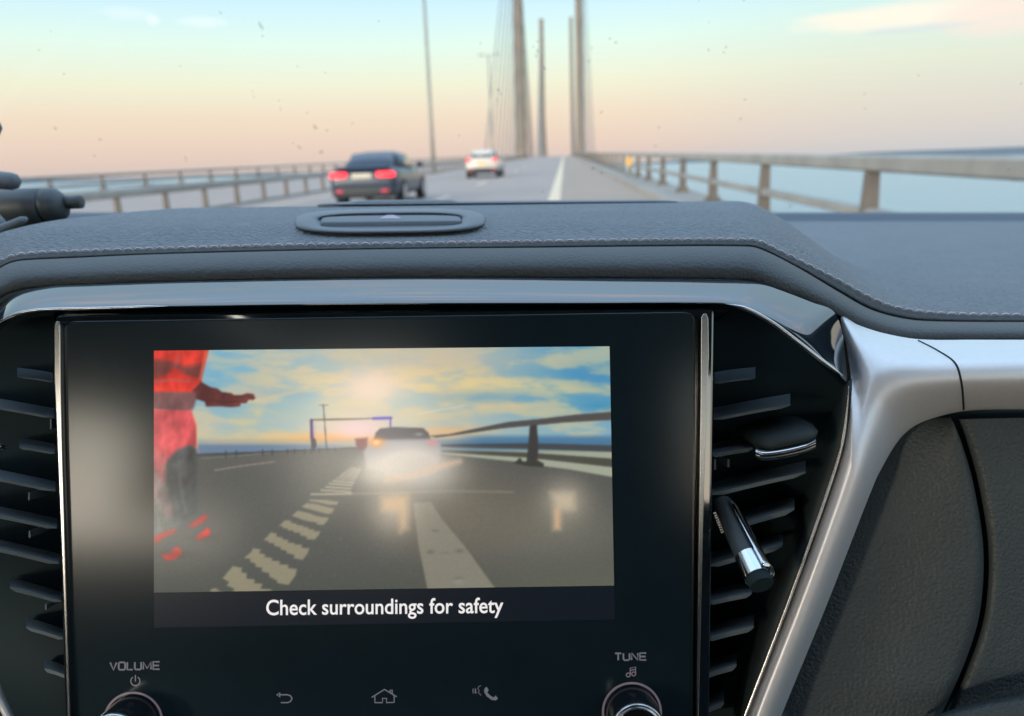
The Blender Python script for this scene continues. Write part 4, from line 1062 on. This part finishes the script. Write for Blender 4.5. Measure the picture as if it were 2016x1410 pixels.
mb = MB(); mb.prism([(1480, 1550), (1740, 820), (1860, 800), (2400, 790), (2400, 1550)], .330, .34); mb.build('lower_backing', MT['black'], dash, smooth=False)
# lower lip bottom right
ll = cr([(1800, 1440), (1850, 1410), (1930, 1386), (2016, 1370), (2150, 1352)], 40)
loft('lower_lip', [[Q(p[0], p[1] - 4, .300) for p in ll], [Q(p[0], p[1], .292) for p in ll], [Q(p[0], p[1] + 14, .287) for p in ll], [Q(p[0], p[1] + 60, .288) for p in ll]], MT['glove'], dash, flip=True)
# windscreen base strip
mb = MB(); V = []
for X in np.linspace(-.75, .80, 30):
    V += [C(X, .925, -.0700), C(X, .955, -.0600), C(X, .975, -.059), C(X, 1.0, -.075)]
mb.add(V, [tuple(reversed(f)) for f in grid_faces(30, 4)]); mb.build('windscreen_ledge', MT['frit'], dash, smooth=False)

# ================================================================== windscreen with specks of dirt
ws_m = bpy.data.materials.new('windscreen_glass'); ws_m.use_nodes = True; t_ = ws_m.node_tree; t_.nodes.clear()
tr = t_.nodes.new('ShaderNodeBsdfTransparent'); tr.inputs[0].default_value = (.97, .985, .98, 1); gs = t_.nodes.new('ShaderNodeBsdfGlossy'); gs.inputs['Roughness'].default_value = .02
fz = t_.nodes.new('ShaderNodeFresnel'); fz.inputs[0].default_value = 1.3; mxs = t_.nodes.new('ShaderNodeMixShader'); out = t_.nodes.new('ShaderNodeOutputMaterial')
mlt = t_.nodes.new('ShaderNodeMath'); mlt.operation = 'MULTIPLY'; mlt.inputs[1].default_value = .6
t_.links.new(fz.outputs[0], mlt.inputs[0]); t_.links.new(mlt.outputs[0], mxs.inputs[0]); t_.links.new(tr.outputs[0], mxs.inputs[1]); t_.links.new(gs.outputs[0], mxs.inputs[2]); t_.links.new(mxs.outputs[0], out.inputs[0])
wz0, wy0, wz1, wy1 = -.07, .97, .47, .03
rows = []
for i in range(13):
    u = i / 12; rows.append([C(X, wy0 + (wy1 - wy0) * u - .06 * (X / .75) ** 2, wz0 + (wz1 - wz0) * u) for X in np.linspace(-.78, .78, 25)])
ws = loft('windscreen', rows, ws_m); tag(ws, 'clear raked windscreen above the dashboard, speckled with insect marks', 'windscreen')
# specks
nrm = Vector((0, wz1 - wz0, -(wy1 - wy0))); nrm.normalize()
def on_glass(px, py, lift=.003):
    d = Q(px, py, 1.0)
    # car-frame direction
    ex = C(1, 0, 0); ey = C(0, 1, 0); ez = C(0, 0, 1)
    v = Vector((d.dot(ex), d.dot(ey), d.dot(ez)))
    t = 1.0
    for _ in range(8):
        X = v.x * t; y0_ = wy0 - .06 * (X / .75) ** 2
        # plane point (y0_, wz0) dir (wy1-wy0, wz1-wz0)
        a, b = (wy1 - wy0), (wz1 - wz0)
        t = (y0_ * b - wz0 * a) / (v.y * b - v.z * a)
    t -= lift
    return C(v.x * t, v.y * t, v.z * t)
def speck(mb, px, py, L_, W_, ang):
    n = 9; c = on_glass(px, py); V = [c]
    for k in range(n):
        a = 2 * math.pi * k / n; rr = random.uniform(.6, 1.1)
        x = L_ * rr * math.cos(a); y = W_ * rr * math.sin(a); ca2, sa2 = math.cos(ang), math.sin(ang)
        V.append(on_glass(px + x * ca2 - y * sa2, py + x * sa2 + y * ca2))
    mb.add(V, [(0, 1 + k, 1 + (k + 1) % n) for k in range(n)])
sp = [(514, 52, 13, 3, 1.0), (517, 71, 3, 2, 0), (434, 25, 5, 2, .9), (109, 253, 5, 2.5, .7), (197, 275, 5, 3, .3), (186, 307, 4, 2, .4), (126, 146, 3, 2, 0), (77, 99, 2, 2, 0), (100, 61, 2.5, 1.5, 0), (620, 250, 7, 3.5, .9),
      (644, 257, 3, 2.5, 0), (549, 198, 3, 2, 0), (605, 222, 3, 2, 0), (694, 243, 3, 2, 0), (632, 300, 5, 5, 0), (589, 290, 7, 2.5, .7), (577, 282, 3, 2, 0), (366, 312, 9, 1.6, 1.2), (981, 177, 4.5, 3, .9), (986, 185, 3, 2, .9), (979, 197, 2.5, 2, 0),
      (1058, 100, 6, 2.5, 1.4), (1056, 110, 5, 2.5, 1.3), (1050, 92, 3, 2, 0), (1058, 82, 2.5, 2, 0), (1201, 76, 4, 2, .1), (1212, 84, 4, 2.5, -.6), (1165, 94, 2.5, 2, 0), (1160, 121, 3, 2.6, 0), (1395, 98, 2.5, 4.5, 0), (1429, 93, 3.5, 2.2, -.6), (1425, 103, 3, 2, 0),
      (1467, 196, 4, 2, -.5), (1458, 234, 4, 2, -.5), (1297, 251, 2.6, 2.6, 0), (1291, 287, 2.6, 2, 0), (1184, 221, 5, 2.5, -.8), (1465, 0, 4, 2, 0), (1395, 43, 1.6, 2, 0), (1808, 149, 2.5, 1.5, 0), (1702, 185, 2, 1.6, 0), (1703, 214, 2.5, 1.6, 0), (2010, 165, 4, 2, -.5),
      (355, 130, 2.5, 1.8, 0), (586, 131, 2.5, 1.8, 0), (640, 143, 2.5, 2, 0), (903, 267, 2.5, 1.8, 0), (946, 85, 2, 3, 0), (745, 42, 2.2, 2, 0), (1376, 0, 2.5, 1.5, 0), (500, 190, 5, 1.2, 1.1), (552, 214, 7, 1, 1.45), (497, 180, 3, 1.2, .8)]
mb = MB()
for a in sp: speck(mb, *a)
mdirt = bpy.data.materials.new('dried_marks'); mdirt.use_nodes = True; t_ = mdirt.node_tree; p_ = t_.nodes['Principled BSDF']
p_.inputs['Base Color'].default_value = (.14, .15, .16, 1); p_.inputs['Roughness'].default_value = .9; p_.inputs['Alpha'].default_value = .3
mb.build('dirt_specks', mdirt, ws, smooth=False)
mb = MB()
for a in ((1168, 331, 4, 3.5, 0), (1184, 340, 4, 3, .2), (1068, 377, 3, 3, 0), (1985, 334, 4, 2, -.4), (1996, 356, 3, 1.6, 0), (1556, 405, 5, 2.5, -.3), (1072, 134, 6, 1.8, 1.0)): speck(mb, *a)
mw = bpy.data.materials.new('pale_marks'); mw.use_nodes = True; p_ = mw.node_tree.nodes['Principled BSDF']
p_.inputs['Base Color'].default_value = (.9, .9, .9, 1); p_.inputs['Roughness'].default_value = .6; p_.inputs['Alpha'].default_value = .7
mb.build('pale_specks', mw, ws, smooth=False)

# ================================================================== loose things on the dash
# clip stick in the right vent
clip = empty('vent_clip', Q(1412, 985, .29)); tag(clip, 'slim black and chrome stick clipped into the slats of the right air vent', 'vent clip')
def rel(mb, root):
    o = root.location; mb.V = [v - o for v in mb.V]; return mb
a0, a1 = Q(1420, 990, .296), Q(1492, 1136, .268)
axd = (a1 - a0).normalized()
sd1 = (axd.cross(Q(CX, CY, 1).normalized())).normalized(); fr1 = sd1.cross(axd)
def sector(mb, t0, t1, rad0, rad1, b0, b1, n=20, m_=14):
    V = []
    for i in range(m_ + 1):
        t = t0 + (t1 - t0) * i / m_; p = a0.lerp(a1, t); rr = rad0 + (rad1 - rad0) * i / m_
        V += [p + (sd1 * math.cos(b) + fr1 * math.sin(b)) * rr for b in [R(b0 + (b1 - b0) * k / n) for k in range(n + 1)]]
    mb.add(V, grid_faces(m_ + 1, n + 1))
mb = MB(); sector(mb, 0, .74, .0040, .0046, 0, 360); rel(mb, clip).build('barrel', MT['mount'], clip)
mb = MB(); sector(mb, .74, 1.0, .0049, .0051, 0, 360); rel(mb, clip).build('chrome_band', MT['chrome'], clip)
mb = MB(); sector(mb, .1, 1.0, .0050, .0056, -70, 22); rel(mb, clip); mb.build('chrome_rail', MT['chrome'], clip, solid=.0006)
mb = MB(); sector(mb, 1.0, 1.10, .0046, .0043, 0, 360); p = a0.lerp(a1, 1.10); mb.add([p] + [p + (sd1 * math.cos(b) + fr1 * math.sin(b)) * .0043 for b in [2 * math.pi * k / 20 for k in range(20)]], [(0, 1 + k, 1 + (k + 1) % 20) for k in range(20)]); rel(mb, clip).build('end_plug', MT['black'], clip)
mb = MB()
for k in range(9):
    u = k / 9; x = 1405 + 17 * u; y = 1010 + 42 * u; mb.prism([(x - 1, y), (x + 4.5, y - 2.2), (x + 5.5, y + .8), (x, y + 3)], .2826 - .0065 * u, .2831 - .0065 * u)
rel(mb, clip).build('silver_lettering', MT['chromedull'], clip, smooth=False)
# clamp arm at the left
arm = empty('clamp_arm', Q(0, 405, .56)); tag(arm, 'dark grey clamp arm with collar and stubby nub at the far left of the dashboard', 'phone mount')
def rod(name, pts, d, rads, m=MT['mount'], n=28):
    mb = MB(); mb.tube([Q(x, y, dd) for (x, y), dd in zip(pts, d)], [r_ * dd / F for r_, dd in zip(rads, d)], n); rel(mb, arm).build(name, m, arm)
rod('arm_tube', [(-120, 420), (-40, 414), (60, 409), (86, 408), (90, 408)], [.50, .50, .50, .50, .50], [38, 38, 38, 37, 33])
rod('collar', [(88, 407), (92, 406), (100, 405), (114, 403), (121, 401), (131, 399)], [.5] * 6, [30, 34, 35, 32, 27, 14])
rod('nub', [(120, 399), (150, 398), (159, 397.5), (161, 397.5), (162, 397.5)], [.5] * 5, [13, 13, 13, 12, 6])
rod('upper_finger', [(-60, 352), (0, 355), (22, 357), (32, 357), (38, 358)], [.47] * 5, [18, 17.5, 17, 14, 7], MT['plastic'])
rod('lever', [(-60, 480), (-20, 462), (10, 450), (30, 441), (44, 434), (52, 430)], [.44] * 6, [26, 18, 11, 9, 8, 4], MT['plastic'])
rod('lever', [(-40, 400), (-16, 424), (-4, 440), (4, 452)], [.45] * 4, [12, 12, 14, 12], MT['plastic'])
rod('clip_tip', [(-20, 232), (-6, 245), (-2, 252), (-6, 270)], [.47] * 4, [5, 7, 6, 3], MT['plastic'])
